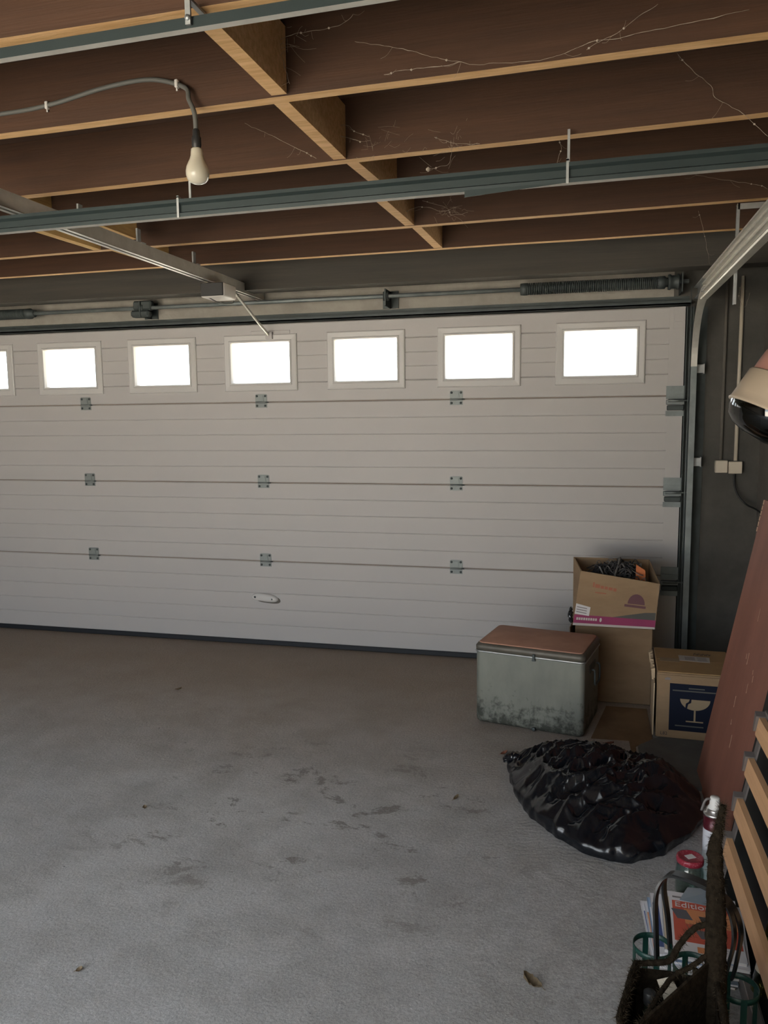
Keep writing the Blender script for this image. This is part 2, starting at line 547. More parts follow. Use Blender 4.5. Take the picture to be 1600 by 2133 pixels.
def text(name, body, size, mat, M, parent, local=True, ext=0.0003):
    c = bpy.data.curves.new(name, 'FONT')
    c.body = body
    c.size = size
    c.extrude = ext
    c.resolution_u = 3
    t = bpy.data.objects.new(name, c)
    COL.objects.link(t)
    dg = bpy.context.evaluated_depsgraph_get()
    me = bpy.data.meshes.new_from_object(t.evaluated_get(dg))
    bpy.data.objects.remove(t, do_unlink=True)
    me.transform(M)
    me.materials.clear()
    me.materials.append(MT[mat])
    return obj(name, me, mat, parent, local)


def RX(a): return Matrix.Rotation(a, 4, 'X')
def RY(a): return Matrix.Rotation(a, 4, 'Y')
def RZ(a): return Matrix.Rotation(a, 4, 'Z')
def TR(*p): return Matrix.Translation(p)


# ================================================================== THE ROOM
DOOR_Y = 4.887
ZB, Z3, Z2, Z1, ZT = 0.033, 0.582, 1.112, 1.642, 2.143      # seams of the sectional door
DXL, DXR = -4.684, 0.537
JZ = 2.42                                                    # underside of the joists

o = structure('floor', MB().box((-5.4, -1.75, -0.12), (1.1, 5.15, 0.0)), 'concrete', 'worn grey concrete garage floor, warm bounce light painted brown near the door')
o = structure('ground', MB().box((-60, -60, -0.20), (60, 60, -0.13)), 'ground')
w = MB()
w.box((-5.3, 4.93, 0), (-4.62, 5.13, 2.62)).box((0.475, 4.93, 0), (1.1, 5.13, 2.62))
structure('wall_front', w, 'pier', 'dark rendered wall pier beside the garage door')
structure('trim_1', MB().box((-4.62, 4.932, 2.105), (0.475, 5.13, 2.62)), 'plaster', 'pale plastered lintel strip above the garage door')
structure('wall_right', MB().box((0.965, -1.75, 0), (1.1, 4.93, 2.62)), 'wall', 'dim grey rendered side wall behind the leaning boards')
w = MB()
w.box((-5.4, -1.75, 0), (-5.3, 5.13, 2.62))
structure('wall_left', w, 'rear_wall')
w = MB()
w.box((-5.3, -1.75, 0), (-4.5, -1.6, 2.62)).box((-1.0, -1.75, 0), (0.965, -1.6, 2.62)).box((-4.5, -1.75, 2.26), (-1.0, -1.6, 2.62))  # opening is unseen, added and sized for light from behind left
structure('wall_back', w, 'rear_wall')
ceil = structure('ceiling', MB().box((-5.4, -1.75, 2.621), (1.1, -1.5, 2.66)).box((-5.4, -1.5, 2.621), (-3.2, -0.1, 2.66)).box((0.2, -1.5, 2.621), (1.1, -0.1, 2.66)).box((-5.4, -0.1, 2.621), (1.1, 5.65, 2.66)), 'deck', 'timber joist ceiling, brown joists with pale undersides')  # rooflight hole added for daylight, front overhang added to shade the door windows


rl = bpy.data.objects.new('added_rooflight', None)  # rooflight added out of view to brighten the floor
COL.objects.link(rl)
rl['kind'] = 'structure'
obj('window_frame', MB().box((-3.22, -1.52, 2.655), (0.22, -1.47, 2.70)).box((-3.22, -0.13, 2.655), (0.22, -0.08, 2.70)).box((-3.22, -1.47, 2.655), (-3.17, -0.13, 2.70)).box((0.17, -1.47, 2.655), (0.22, -0.13, 2.70)), 'frame_white', rl)
obj('pane', MB().box((-3.17, -1.47, 2.672), (0.17, -0.13, 2.678)), 'pane', rl)


def joist(yl, yr, z=JZ, th=0.043, dep=0.2, mats=('joist_brown', 'raw_pine'), name='joist', x0=-5.3, x1=0.965):
    """yl: near face at x=-3, yr: near face at x=+0.4"""
    sl = (yr - yl) / 3.4
    mb = MB()
    ya, yb = yl + sl * (x0 + 3), yl + sl * (x1 + 3)
    n = 36
    # underside slightly wavy (sawn timber)
    vs, fs, ms = [], [], []
    for i in range(n + 1):
        t = i / n
        x = x0 + (x1 - x0) * t
        y = ya + (yb - ya) * t
        wv = 0.0022 * noise.noise((x * 2.1, y * 3, 1.0))
        wz = 0.0025 * noise.noise((x * 1.7, y * 5, 4.0))
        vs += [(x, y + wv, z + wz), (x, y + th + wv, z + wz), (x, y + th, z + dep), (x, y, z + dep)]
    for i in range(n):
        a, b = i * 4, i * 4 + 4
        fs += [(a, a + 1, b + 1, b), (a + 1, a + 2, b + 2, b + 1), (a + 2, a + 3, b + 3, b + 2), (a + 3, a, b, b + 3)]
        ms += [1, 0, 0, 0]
    fs += [(3, 2, 1, 0), (n * 4, n * 4 + 1, n * 4 + 2, n * 4 + 3)]
    ms += [0, 0]
    mb.add(vs, fs, ms)
    return obj(name, mb, list(mats), ceil)


J = [(0.08, 0.08), (0.62, 0.62), (1.15, 1.13), (1.70, 1.665), (2.245, 2.135), (2.845, 2.68), (3.27, 3.20), (3.795, 3.70), (4.29, 4.25)]
for a, b in J:
    joist(a, b)
MT_hd = ('header', 'header')
obj('header_beam', MB().box((-5.3, 4.62, 2.318), (0.965, 4.76, 2.62)), 'header', ceil)


def blocking(pts, th=0.045, dep=0.175, mat='raw_pine', z=JZ + 0.001, name='blocking', zz=0.0):
    """short bridging timber between two joists: left underside edge runs (x0,y0)->(x1,y1)"""
    (xa, ya), (xb, yb) = pts
    mb = MB()
    mb.hexa([(xa, ya, z), (xa + th, ya, z), (xb + th, yb, z), (xb, yb, z), (xa, ya, z + dep), (xa + th, ya, z + dep), (xb + th, yb, z + dep), (xb, yb, z + dep)])
    return obj(name, mb, mat, ceil)


blocking(((-0.872, 1.725), (-0.862, 2.165)))
blocking(((-0.878, 2.215), (-0.866, 2.735)))
blocking(((-0.835, 2.785), (-0.800, 3.225)))
blocking(((-0.862, 3.275), (-0.838, 3.735)))
blocking(((-0.815, 3.780), (-0.800, 4.262)))
blocking(((-2.545, 3.305), (-2.525, 3.782)), mat='yellow_pine')
blocking(((-2.445, 3.828), (-2.410, 4.280)), mat='yellow_pine')
blocking(((-2.42, 2.87), (-2.42, 3.25)), mat='yellow_pine')
blocking(((-2.215, 3.31), (-2.215, 3.62)), mat='yellow_pine', dep=0.10)

# ================================================================== GARAGE DOOR
door = bpy.data.objects.new('door_1', None)
COL.objects.link(door)
door.location = (-2.073, DOOR_Y, 0)
door['kind'] = 'structure'
door['label'] = 'white ribbed sectional garage door with a row of small windows'
door['category'] = 'garage door'


def panel_profile(z0, z1, grooves, d=0.0032, half=0.0034):
    """(y,z) outline of a section, front face towards -y"""
    y0, y1 = DOOR_Y, DOOR_Y + 0.04
    pts = [(y1, z0), (y0 + 0.006, z0), (y0, z0 + 0.005)]
    for g in grooves:
        pts += [(y0, g - half), (y0 + d, g - half * 0.2), (y0 + d, g + half * 0.3), (y0, g + half * 1.3)]
    pts += [(y0, z1 - 0.005), (y0 + 0.006, z1), (y1, z1)]
    return pts


def sweep_x(mb, prof, x0, x1):
    mb.prism(prof[::-1], 'x', x0, x1)


for (z0, z1) in ((ZB, Z3 - 0.003), (Z3 + 0.001, Z2 - 0.003), (Z2 + 0.001, Z1 - 0.003)):
    mb = MB()
    sweep_x(mb, panel_profile(z0, z1, [z0 + (z1 - z0) * k / 5 for k in range(1, 5)]), DXL, DXR)
    obj('door_section', mb, 'door_white', door)
obj('seam_gasket', MB().box((DXL, DOOR_Y + 0.008, Z3 - 0.012), (DXR, DOOR_Y + 0.034, Z3 + 0.010)), 'gasket', door)
obj('seam_gasket', MB().box((DXL, DOOR_Y + 0.008, Z2 - 0.012), (DXR, DOOR_Y + 0.034, Z2 + 0.010)), 'gasket', door)
obj('seam_gasket', MB().box((DXL, DOOR_Y + 0.008, Z1 - 0.012), (DXR, DOOR_Y + 0.034, Z1 + 0.010)), 'gasket', door)
WX0, WS, WW, WZT, WZB = -4.4122, 0.7131, 0.4067, 2.0252, 1.7695
WZB -= 0.004
mb = MB()
sweep_x(mb, panel_profile(Z1 + 0.001, WZB, []), DXL, DXR)
sweep_x(mb, panel_profile(WZT, ZT, []), DXL, DXR)
xe = DXL
for k in range(8):
    xs = WX0 + WS * k if k < 7 else DXR
    mb2 = panel_profile(WZB, WZT, [WZB + 0.085, WZB + 0.17])
    sweep_x(mb, [(y, z) for y, z in mb2], xe, xs)
    xe = WX0 + WS * k + WW
top_section = obj('door_section', mb, 'door_white', door, label='top section with seven window openings')
fr_me = None
for k in range(7):
    x0 = WX0 + WS * k
    if fr_me is None:
        m1 = MB()
        m1.ring(0, 0, WW, WZT - WZB, [(0.052, 0.0), (0.050, -0.010), (0.044, -0.013), (0.016, -0.011), (0.010, -0.016), (0.002, -0.014), (-0.003, 0.004), (-0.003, 0.034)])
        fr_me = m1.mesh('window_frame', ['frame_white'])
        m2 = MB()
        m2.box((0.0, 0.018, 0.0), (WW, 0.022, WZT - WZB))
        pn_me = m2.mesh('pane', ['pane'])
    f = obj('window_frame', fr_me, 'frame_white', top_section)
    f.location = (x0, DOOR_Y, WZB)
    p = obj('pane', pn_me, 'pane', top_section)
    p.location = (x0, DOOR_Y, WZB)

obj('bottom_seal', MB().box((DXL, DOOR_Y + 0.002, 0.0), (DXR, DOOR_Y + 0.034, ZB + 0.001), 0.004), 'rubber', door)
for xa, xb in ((DXL, DXL + 0.10), (DXR - 0.085, DXR)):
    mb = MB()
    for z0, z1 in ((ZB, Z3), (Z3, Z2), (Z2, Z1), (Z1, ZT)):
        mb.box((xa, DOOR_Y - 0.0025, z0 + 0.003), (xb, DOOR_Y + 0.001, z1 - 0.003))
    obj('end_cap', mb, 'door_white', door)

# hinges: upper leaf, lower leaf, knuckle with pin, four screws in one pressed piece
h = MB()
h.prism([(-0.040, 0.0), (0.040, 0.0), (0.040, 0.045), (0.033, 0.050), (-0.033, 0.050), (-0.040, 0.045)][::1], 'y', -0.004, 0.0)
h.prism([(-0.040, -0.038), (0.040, -0.038), (0.040, -0.006), (-0.040, -0.006)], 'y', -0.003, 0.0)
h.prism([(-0.020, 0.004), (0.020, 0.004), (0.014, 0.040), (-0.014, 0.040)], 'y', -0.008, -0.004)
h.tube([(-0.036, -0.007, -0.004), (0.036, -0.007, -0.004)], 0.006, 8)
h.tube([(0.036, -0.007, -0.004), (0.052, -0.007, -0.004)], 0.004, 6, mi=1)
for sx, sz in ((-0.029, 0.037), (0.029, 0.037), (-0.029, -0.026), (0.029, -0.026)):
    h.lathe([(0.0075, 0), (0.0075, 0.003), (0.004, 0.005)], 8, 1, TR(sx, -0.003, sz) @ RX(math.pi / 2))
hg_me = h.mesh('hinge', ['hinge_zinc', 'dark_steel'])
for zs in (Z1, Z2, Z3):
    for xh in (-3.388, -2.073, -0.780):
        hh = obj('hinge', hg_me, 'zinc', door)
        hh.location = (xh, DOOR_Y, zs + 0.002)

# roller brackets on the door's right edge
rb = MB()
rb.box((-0.055, -0.004, -0.02), (0.045, 0.0, 0.055))
rb.box((-0.050, -0.010, 0.0), (0.040, -0.004, 0.012))
rb.box((-0.055, -0.022, -0.052), (0.045, -0.002, -0.024), 0.003)
rb.box((-0.050, -0.026, -0.085), (0.042, -0.002, -0.056), 0.004, 1)
rb.box((-0.055, -0.004, -0.118), (0.045, 0.0, -0.088))
rb.tube([(-0.045, -0.032, -0.030), (0.095, -0.032, -0.030)], 0.005, 8)
rb.tube([(-0.045, -0.032, -0.030), (0.035, -0.032, -0.030)], 0.009, 8)
rb_me = rb.mesh('roller_bracket', ['zinc_dull', 'dark_steel'])
for zs in (Z1, Z2, Z3):
    r_ = obj('roller_bracket', rb_me, 'zinc_dull', door)
    r_.location = (0.500, DOOR_Y - 0.003, zs)
obj('top_bracket', MB().box((0.475, DOOR_Y - 0.006, 2.02), (0.536, DOOR_Y - 0.002, 2.142)).box((0.482, DOOR_Y - 0.010, 2.06), (0.528, DOOR_Y - 0.006, 2.10)), 'door_white', door)
obj('opener_bracket', MB().box((-2.13, DOOR_Y - 0.006, 2.03), (-1.86, DOOR_Y, 2.10), 0.002).box((-2.02, DOOR_Y - 0.03, 2.045), (-1.975, DOOR_Y - 0.006, 2.09), 0.002), 'door_white', door)

# handle: long lens-shaped grip plate, two dark screws, brown copy of its outline set right and low
hd = MB()
n = 28
out = []
for i in range(n):
    a = 2 * math.pi * i / n
    c, s_ = math.cos(a), math.sin(a)
    out.append((0.098 * math.copysign(abs(c) ** 0.75, c), 0.027 * math.copysign(abs(s_) ** 0.9, s_) + 0.010 * (c * c - 0.5) * -0.6))
vs, fs = [], []
for (sc, y) in ((1.0, 0.0), (0.98, -0.016), (0.86, -0.024), (0.5, -0.027)):
    for (x, z) in out:
        vs.append((x * sc, y * (0.55 + 0.45 * (x / 0.098 + 1) / 2 + 0.1), z * sc))
for k in range(3):
    for j in range(n):
        fs.append((k * n + (j + 1) % n, k * n + j, (k + 1) * n + j, (k + 1) * n + (j + 1) % n))
fs.append(tuple(3 * n + j for j in range(n))[::-1])
hd.add(vs, fs, 0, True)
hh = obj('door_handle', hd, 'frame_white', door)
hh.location = (-2.085, DOOR_Y, 0.330)
hh.rotation_euler = (0, math.radians(4), 0)
sc_me = MB().lathe([(0.0075, 0), (0.0075, 0.0035), (0.005, 0.005)], 10, 0, RX(math.pi / 2)).mesh('screw', ['dark_steel'])
for sx, sy in ((-0.068, -0.014), (0.058, -0.024)):
    s1 = obj('screw', sc_me, 'dark_steel', hh, local=True)
    s1.location = (sx, sy, 0.0)
m = MB()
m.prism([(x * 0.86 + 0.026, z * 0.98 - 0.010) for x, z in out][::-1], 'y', -0.006, 0.0)
obj('grip_plate', m, 'grip_brown', hh, local=True)

# ------------------------------------------------------------------ lintel angle, tracks, spring shaft
t = MB()
t.box((-4.7, 4.84, 2.150), (0.56, 4.93, 2.158)).box((-4.7, 4.922, 2.150), (0.56, 4.93, 2.205)).box((-4.7, 4.84, 2.150), (0.56, 4.845, 2.172))
o = obj('trim_2', t, 'dark_steel')
o['kind'] = 'structure'

trk = thing('door_track', 'galvanised door track, upright at the door edge then running back overhead', 'track', (0.585, 4.84, 0))


def track_section(t_):
    """J-shaped section, (across, out)"""
    return [(0.0, 0.0), (0.006, 0.0), (0.006, 0.004)]


# upright: U-channel open towards the door
v = MB()
v.prism([(0.566, 4.806), (0.598, 4.806), (0.598, 4.872), (0.572, 4.872), (0.572, 4.869), (0.595, 4.869), (0.595, 4.809), (0.569, 4.809), (0.569, 4.815), (0.566, 4.815)], 'z', 0.0, 1.80)
obj('upright_track', v, 'zinc_dull', trk)
v = MB()
R_, cyc, czc = 0.33, 4.475, 1.80
path = [(math.cos(a), math.sin(a)) for a in [math.radians(d) for d in range(0, 91, 6)]]
sec = [(0.566, 0.0), (0.598, 0.0), (0.598, 0.066), (0.572, 0.066), (0.572, 0.063), (0.595, 0.063), (0.595, 0.003), (0.569, 0.003)]
vs, fs = [], []
for (c, s_) in path:
    for (x, d) in sec:
        rr = R_ + d
        vs.append((x, cyc + rr * c, czc + rr * s_))
k = len(sec)
for i in range(len(path) - 1):
    for j in range(k):
        fs.append((i * k + j, i * k + (j + 1) % k, (i + 1) * k + (j + 1) % k, (i + 1) * k + j))
fs += [tuple(range(k))[::-1], tuple((len(path) - 1) * k + j for j in range(k))]
v.add(vs, fs)
obj('curved_track', v, 'zinc_bright', trk)
v = MB()
prof = [(0.598, 2.126), (0.566, 2.126), (0.563, 2.133), (0.566, 2.140), (0.588, 2.140), (0.588, 2.166), (0.572, 2.168), (0.572, 2.174), (0.588, 2.177),
        (0.588, 2.200), (0.570, 2.202), (0.570, 2.208), (0.588, 2.211), (0.588, 2.232), (0.572, 2.234), (0.572, 2.243), (0.598, 2.243)]
v.prism([(x, z) for x, z in prof][::-1], 'y', 0.3, 4.50)
obj('overhead_track', v, 'zinc_bright', trk)
v = MB()
v.prism([(0.575, 2.176), (0.598, 2.176), (0.598, 2.243), (0.572, 2.243), (0.572, 2.236), (0.590, 2.236), (0.590, 2.184), (0.575, 2.184)], 'y', 4.50, 4.84)
obj('upper_track', v, 'zinc', trk)
v = MB()
v.box((0.542, 4.876, 0.0), (0.548, 4.93, 2.14)).box((0.542, 4.922, 0.0), (0.66, 4.93, 2.14)).box((0.575, 4.873, 0.0), (0.582, 4.925, 2.14))
obj('jamb_angle', v, 'dark_steel', trk)
fb = MB()
fb.box((0.602, 4.86, -0.024), (0.645, 4.865, 0.024), 0.001).box((0.640, 4.862, -0.028), (0.646, 4.928, 0.028)).box((0.598, 4.85, -0.026), (0.604, 4.905, -0.016)).box((0.598, 4.85, 0.016), (0.604, 4.905, 0.026))
fb_me = fb.mesh('flag_bracket', ['zinc'])
for z in (1.79, 1.26):
    f = obj('flag_bracket', fb_me, 'zinc', trk)
    f.location = (0, 0, z)
    f.matrix_parent_inverse = world_matrix(trk).inverted()
v = MB()
v.box((0.602, 3.74, 2.00), (0.605, 3.760, 2.416)).box((0.605, 3.738, 2.00), (0.613, 3.742, 2.416))
v.box((0.602, 3.738, 2.410), (0.86, 3.768, 2.416)).box((0.602, 3.738, 2.392), (0.86, 3.741, 2.412))
v.box((0.598, 3.735, 2.14), (0.603, 3.772, 2.22))
obj('hanger_strap', v, 'zinc', trk)
v = MB()
v.tube([(0.555, 4.80, 0.06), (0.555, 4.80, 2.24)], 0.0018, 6)
obj('lift_cable', v, 'zinc_dull', trk)

spr = thing('torsion_spring', 'dark torsion spring shaft with bearing brackets above the door', 'door spring', (-2.07, 4.82, 2.27))
obj('shaft', MB().tube([(-4.75, 4.81, 2.27), (0.54, 4.81, 2.27)], 0.0127, 10), 'zinc_dull', spr)


def coil(x0, x1, r, wire, pitch):
    turns = int((x1 - x0) / pitch)
    n = turns * 10
    return MB().tube([(x0 + (x1 - x0) * i / n, 4.81 + r * math.cos(i * 2 * math.pi / 10), 2.27 + r * math.sin(i * 2 * math.pi / 10)) for i in range(n + 1)], wire, 5)


obj('spring', coil(-0.36, 0.40, 0.031, 0.0045, 0.0102), 'dark_steel', spr)
obj('spring', coil(-4.6, -3.74, 0.031, 0.0045, 0.0102), 'dark_steel', spr)
for xc in (-0.36, 0.40, -3.74):
    m = MB().lathe([(0.02, -0.03), (0.034, -0.028), (0.036, -0.01), (0.036, 0.012), (0.026, 0.018), (0.026, 0.04), (0.016, 0.04)], 16, 0, TR(xc, 4.81, 2.27) @ RY(math.pi / 2))
    obj('winding_cone', m, 'dark_steel', spr)
for xc, big in ((-2.87, 1), (-1.20, 0)):
    m = MB()
    m.box((xc - 0.004, 4.775, 2.21), (xc + 0.004, 4.927, 2.31)).box((xc - 0.05, 4.921, 2.21), (xc + 0.05, 4.927, 2.315))
    m.lathe([(0.014, -0.015), (0.028, -0.015), (0.03, 0.0), (0.028, 0.015), (0.014, 0.015)], 14, 0, TR(xc, 4.81, 2.27) @ RY(math.pi / 2))
    if big:
        m.box((xc - 0.075, 4.78, 2.210), (xc + 0.06, 4.84, 2.255), 0.012).box((xc - 0.06, 4.79, 2.255), (xc + 0.075, 4.845, 2.316), 0.01)
    obj('bearing_bracket', m, 'dark_steel', spr)
m = MB()
m.box((0.50, 4.775, 2.21), (0.506, 4.927, 2.316)).lathe([(0.02, -0.03), (0.042, -0.03), (0.044, -0.02), (0.037, -0.012), (0.037, 0.012), (0.044, 0.02), (0.042, 0.03), (0.02, 0.03)], 20, 0, TR(0.46, 4.81, 2.27) @ RY(math.pi / 2))
obj('cable_drum', m, 'dark_steel', spr)

# ------------------------------------------------------------------ opener
op = thing('garage_door_opener', 'overhead door opener, pale boom rail with a white motor carriage', 'door opener', (-2.07, 4.3, 2.30))
xr = -2.07
prof = [(xr - 0.022, 2.362), (xr + 0.022, 2.362), (xr + 0.022, 2.304), (xr + 0.026, 2.300), (xr + 0.008, 2.300), (xr + 0.008, 2.304), (xr + 0.019, 2.306),
        (xr + 0.019, 2.359), (xr - 0.019, 2.359), (xr - 0.019, 2.306), (xr - 0.008, 2.304), (xr - 0.008, 2.300), (xr - 0.026, 2.300), (xr - 0.022, 2.304)]
obj('rail', MB().prism(prof[::-1], 'y', 0.25, 4.928), 'zinc_bright', op)
m = MB()
for i in range(150):
    y = 1.9 + i * 0.015
    m.box((xr - 0.004, y, 2.309), (xr + 0.004, y + 0.009, 2.317))
obj('drive_chain', m, 'dark_steel', op)
obj('motor_housing', MB().box((-2.125, 4.18, 2.216), (-1.978, 4.345, 2.298), 0.010, 0, None, 2), 'white_plastic', op)
obj('front_cover', MB().box((-2.120, 4.174, 2.222), (-1.983, 4.182, 2.294), 0.003), 'dark_plastic', op, label='dark end face')
m = MB()
m.tube(bez([(-2.0, 4.342, 2.275), (-2.0, 4.48, 2.22), (-2.0, 4.72, 2.125), (-1.998, 4.862, 2.072)], 6), 0.008, 8, flat=(1.5, 0.6))
obj('door_arm', m, 'zinc_bright', op)
obj('release_cord', MB().tube(bez([(-2.09, 4.20, 2.222), (-2.06, 4.26, 2.200), (-2.02, 4.32, 2.195), (-2.0, 4.345, 2.205), (-2.0, 4.345, 2.222)], 6), 0.003, 6), 'cable_grey', op)
for y in (3.0, 3.45, 4.0):
    m = MB().box((xr - 0.03, y, 2.361), (xr + 0.03, y + 0.03, 2.365)).box((xr - 0.004, y, 2.362), (xr + 0.004, y + 0.03, 2.43))
    obj('rail_strap', m, 'zinc', op)

# ------------------------------------------------------------------ steel channels under the joists


def yc(x):
    return 2.577 - 0.0257 * (x - 0.0)


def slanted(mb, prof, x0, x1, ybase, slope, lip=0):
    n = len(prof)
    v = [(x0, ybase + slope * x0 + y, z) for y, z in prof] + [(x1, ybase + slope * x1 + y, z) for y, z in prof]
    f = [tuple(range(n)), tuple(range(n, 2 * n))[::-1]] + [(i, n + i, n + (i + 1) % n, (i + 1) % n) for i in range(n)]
    mb.add(v, f, [0, 0] + [1 if i == lip else 0 for i in range(n)])  # lip face takes the bright zinc: light from below put into its colour


ch = thing('steel_channel', 'long steel channel, face shade and lip light painted in, slung across the room under the joists, bulb beside it', 'channel', (-2.0, 2.62, 2.237))
prof = [(0.0, 2.239), (0.019, 2.2365), (0.019, 2.2395), (0.004, 2.242), (0.004, 2.252), (0.012, 2.256), (0.012, 2.280), (0.004, 2.286), (0.000, 2.288), (0.0, 2.297), (0.034, 2.297), (0.034, 2.2985), (-0.003, 2.2985), (-0.003, 2.287), (0.001, 2.284), (0.008, 2.279), (0.008, 2.257), (-0.001, 2.252)]
m = MB()
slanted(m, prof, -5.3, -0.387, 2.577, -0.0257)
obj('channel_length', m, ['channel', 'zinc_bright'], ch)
m = MB()
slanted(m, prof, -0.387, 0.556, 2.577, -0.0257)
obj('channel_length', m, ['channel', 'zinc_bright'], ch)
m = MB()
ya, yb = 2.577 + 0.0257 * 0.387, 2.577 + 0.0257 * 0.06
m.add([(-0.387, ya - 0.001, 2.243), (-0.387, ya - 0.001, 2.222), (-0.05, yb - 0.001, 2.241), (-0.387, ya + 0.001, 2.243), (-0.387, ya + 0.001, 2.222), (-0.05, yb + 0.001, 2.241)],
      [(0, 1, 2), (5, 4, 3), (0, 3, 4, 1), (1, 4, 5, 2), (2, 5, 3, 0)])
obj('bent_lip', m, 'channel', ch)
for x in (-0.07, -1.4, -2.75):
    y = 2.577 - 0.0257 * x
    m = MB()
    m.box((x - 0.004, y - 0.004, 2.236), (x + 0.004, y - 0.001, 2.31)).box((x - 0.004, y - 0.004, 2.303), (x + 0.004, y + 0.14, 2.308)).box((x - 0.004, y + 0.09, 2.303), (x + 0.004, y + 0.095, 2.425))
    obj('tie', m, 'zinc', ch)
c2 = thing('steel_angle', 'thin steel angle bar at the photo top under the nearest joist', 'angle bar', (-1.5, 1.64, 2.36))
m = MB()
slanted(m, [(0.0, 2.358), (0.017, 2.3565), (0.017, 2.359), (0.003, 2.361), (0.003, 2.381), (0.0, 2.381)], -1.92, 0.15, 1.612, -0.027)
obj('bar', m, ['channel', 'zinc_bright'], c2)  # dark face, bright lip: shade and light in the colours here too
m = MB()
m.box((-0.838, 1.626, 2.362), (-0.826, 1.632, 2.42)).box((-0.838, 1.630, 2.412), (-0.826, 1.74, 2.418)).tube([(-0.832, 1.622, 2.375), (-0.832, 1.636, 2.375)], 0.006, 8)
obj('bolt_strap', m, 'zinc', c2)

# ------------------------------------------------------------------ bulb on its cable
bl = thing('hanging_bulb', 'bare frosted light bulb dangling on a dark cable from the joist', 'light bulb', (-1.095, 2.15, 2.30))
cpath = bez([(-2.6, 2.223, 2.472), (-1.83, 2.206, 2.476), (-1.60, 2.197, 2.482), (-1.40, 2.190, 2.508), (-1.245, 2.184, 2.512), (-1.13, 2.170, 2.474), (-1.108, 2.155, 2.432), (-1.09, 2.15, 2.392), (-1.087, 2.15, 2.345)], 10)
obj('cable', MB().tube(cpath, 0.0068, 8), 'cable_grey', bl)
for (x, y, z) in ((-1.60, 2.197, 2.482), (-1.152, 2.172, 2.486)):
    obj('cable_clip', MB().box((x - 0.005, y - 0.009, z - 0.012), (x + 0.005, y + 0.006, z + 0.010), 0.002).tube([(x, y - 0.002, z - 0.012), (x, y - 0.002, z - 0.020)], 0.003, 6), 'white_plastic', bl)
MB_ = TR(-1.087, 2.15, 0)
obj('socket', MB().lathe([(0.006, 2.350), (0.010, 2.346), (0.011, 2.330), (0.0135, 2.326), (0.0135, 2.304), (0.012, 2.300), (0.012, 2.290)], 16, 0, MB_), 'dark_plastic', bl)
obj('bulb_glass', MB().lathe([(0.013, 2.297), (0.0165, 2.294), (0.0175, 2.284), (0.0182, 2.276), (0.0215, 2.266), (0.0268, 2.256), (0.0312, 2.245), (0.0332, 2.233), (0.0325, 2.222), (0.029, 2.212), (0.022, 2.2045), (0.012, 2.2005), (0.001, 2.1995)], 28, 0, MB_, caps=(True, True)), 'bulb', bl)

# ------------------------------------------------------------------ electrics on the pier
def jbox(name, x0, x1, z0, z1, label):
    t_ = thing(name, label, 'switch box', ((x0 + x1) / 2, 4.93, (z0 + z1) / 2))
    obj('back_box', MB().box((x0, 4.893, z0), (x1, 4.931, z1), 0.003), 'cream_plastic', t_)
    obj('cover_plate', MB().box((x0 + 0.001, 4.887, z0 + 0.001), (x1 - 0.001, 4.894, z1 - 0.001), 0.0025), 'cream_plastic', t_)
    return t_


jbox('junction_box', 0.728, 0.794, 1.196, 1.268, 'cream surface box on the dark pier, nearer the door track')
b2 = jbox('junction_box', 0.800, 0.872, 1.192, 1.262, 'cream surface box on the dark pier with a black lead below')
obj('cable_gland', MB().tube([(0.833, 4.912, 1.196), (0.833, 4.912, 1.180)], 0.007, 10), 'dark_plastic', b2)
tag(obj('conduit_pipe', MB().tube([(0.757, 4.916, 1.27), (0.757, 4.916, 2.30)], 0.009, 10), 'wall'), 'grey conduit rising from the box nearer the door track', 'conduit')
tag(obj('conduit_pipe', MB().tube([(0.838, 4.916, 1.265), (0.838, 4.916, 2.30)], 0.0105, 10), 'cream_plastic'), 'paler conduit rising from the box with the black lead', 'conduit')
tag(obj('power_lead', MB().tube(bez([(0.833, 4.912, 1.182), (0.836, 4.90, 1.12), (0.858, 4.88, 1.06), (0.90, 4.85, 1.015), (0.938, 4.75, 0.995), (0.94, 4.3, 0.95), (0.93, 3.9, 0.80)], 8), 0.0055, 8), 'black'), 'black lead looping from the surface box behind the red board', 'cable')

# ================================================================== THINGS ON THE FLOOR
# ---- metal cooler chest
ck = thing('cooler_chest', 'old grey metal cooler chest with red-brown lid, dirty front', 'cooler', (-0.250, 3.786, 0), math.radians(-11.4))
CL, CD, CH = 0.540, 0.375, 0.372


def rounded_rect(hx, y0, y1, r, n=5):
    pts = []
    for cx, cyy, a0 in ((hx - r, y0 + r, -90), (hx - r, y1 - r, 0), (-hx + r, y1 - r, 90), (-hx + r, y0 + r, 180)):
        for i in range(n + 1):
            a = math.radians(a0 + 90 * i / n)
            pts.append((cx + r * math.cos(a), cyy + r * math.sin(a)))
    return pts


def loft(mb, rings, mi=0, smooth=True, caps=(True, True)):
    n = len(rings[0])
    vs = [p for r in rings for p in r]
    fs = []
    for k in range(len(rings) - 1):
        for j in range(n):
            fs.append((k * n + j, k * n + (j + 1) % n, (k + 1) * n + (j + 1) % n, (k + 1) * n + j))
    if caps[0]:
        fs.append(tuple(range(n))[::-1])
    if caps[1]:
        fs.append(tuple((len(rings) - 1) * n + j for j in range(n)))
    mb.add(vs, fs, mi, smooth)


def rr_ring(hx, y0, y1, r, z):
    return [(x, y, z) for x, y in rounded_rect(hx, y0, y1, r)]


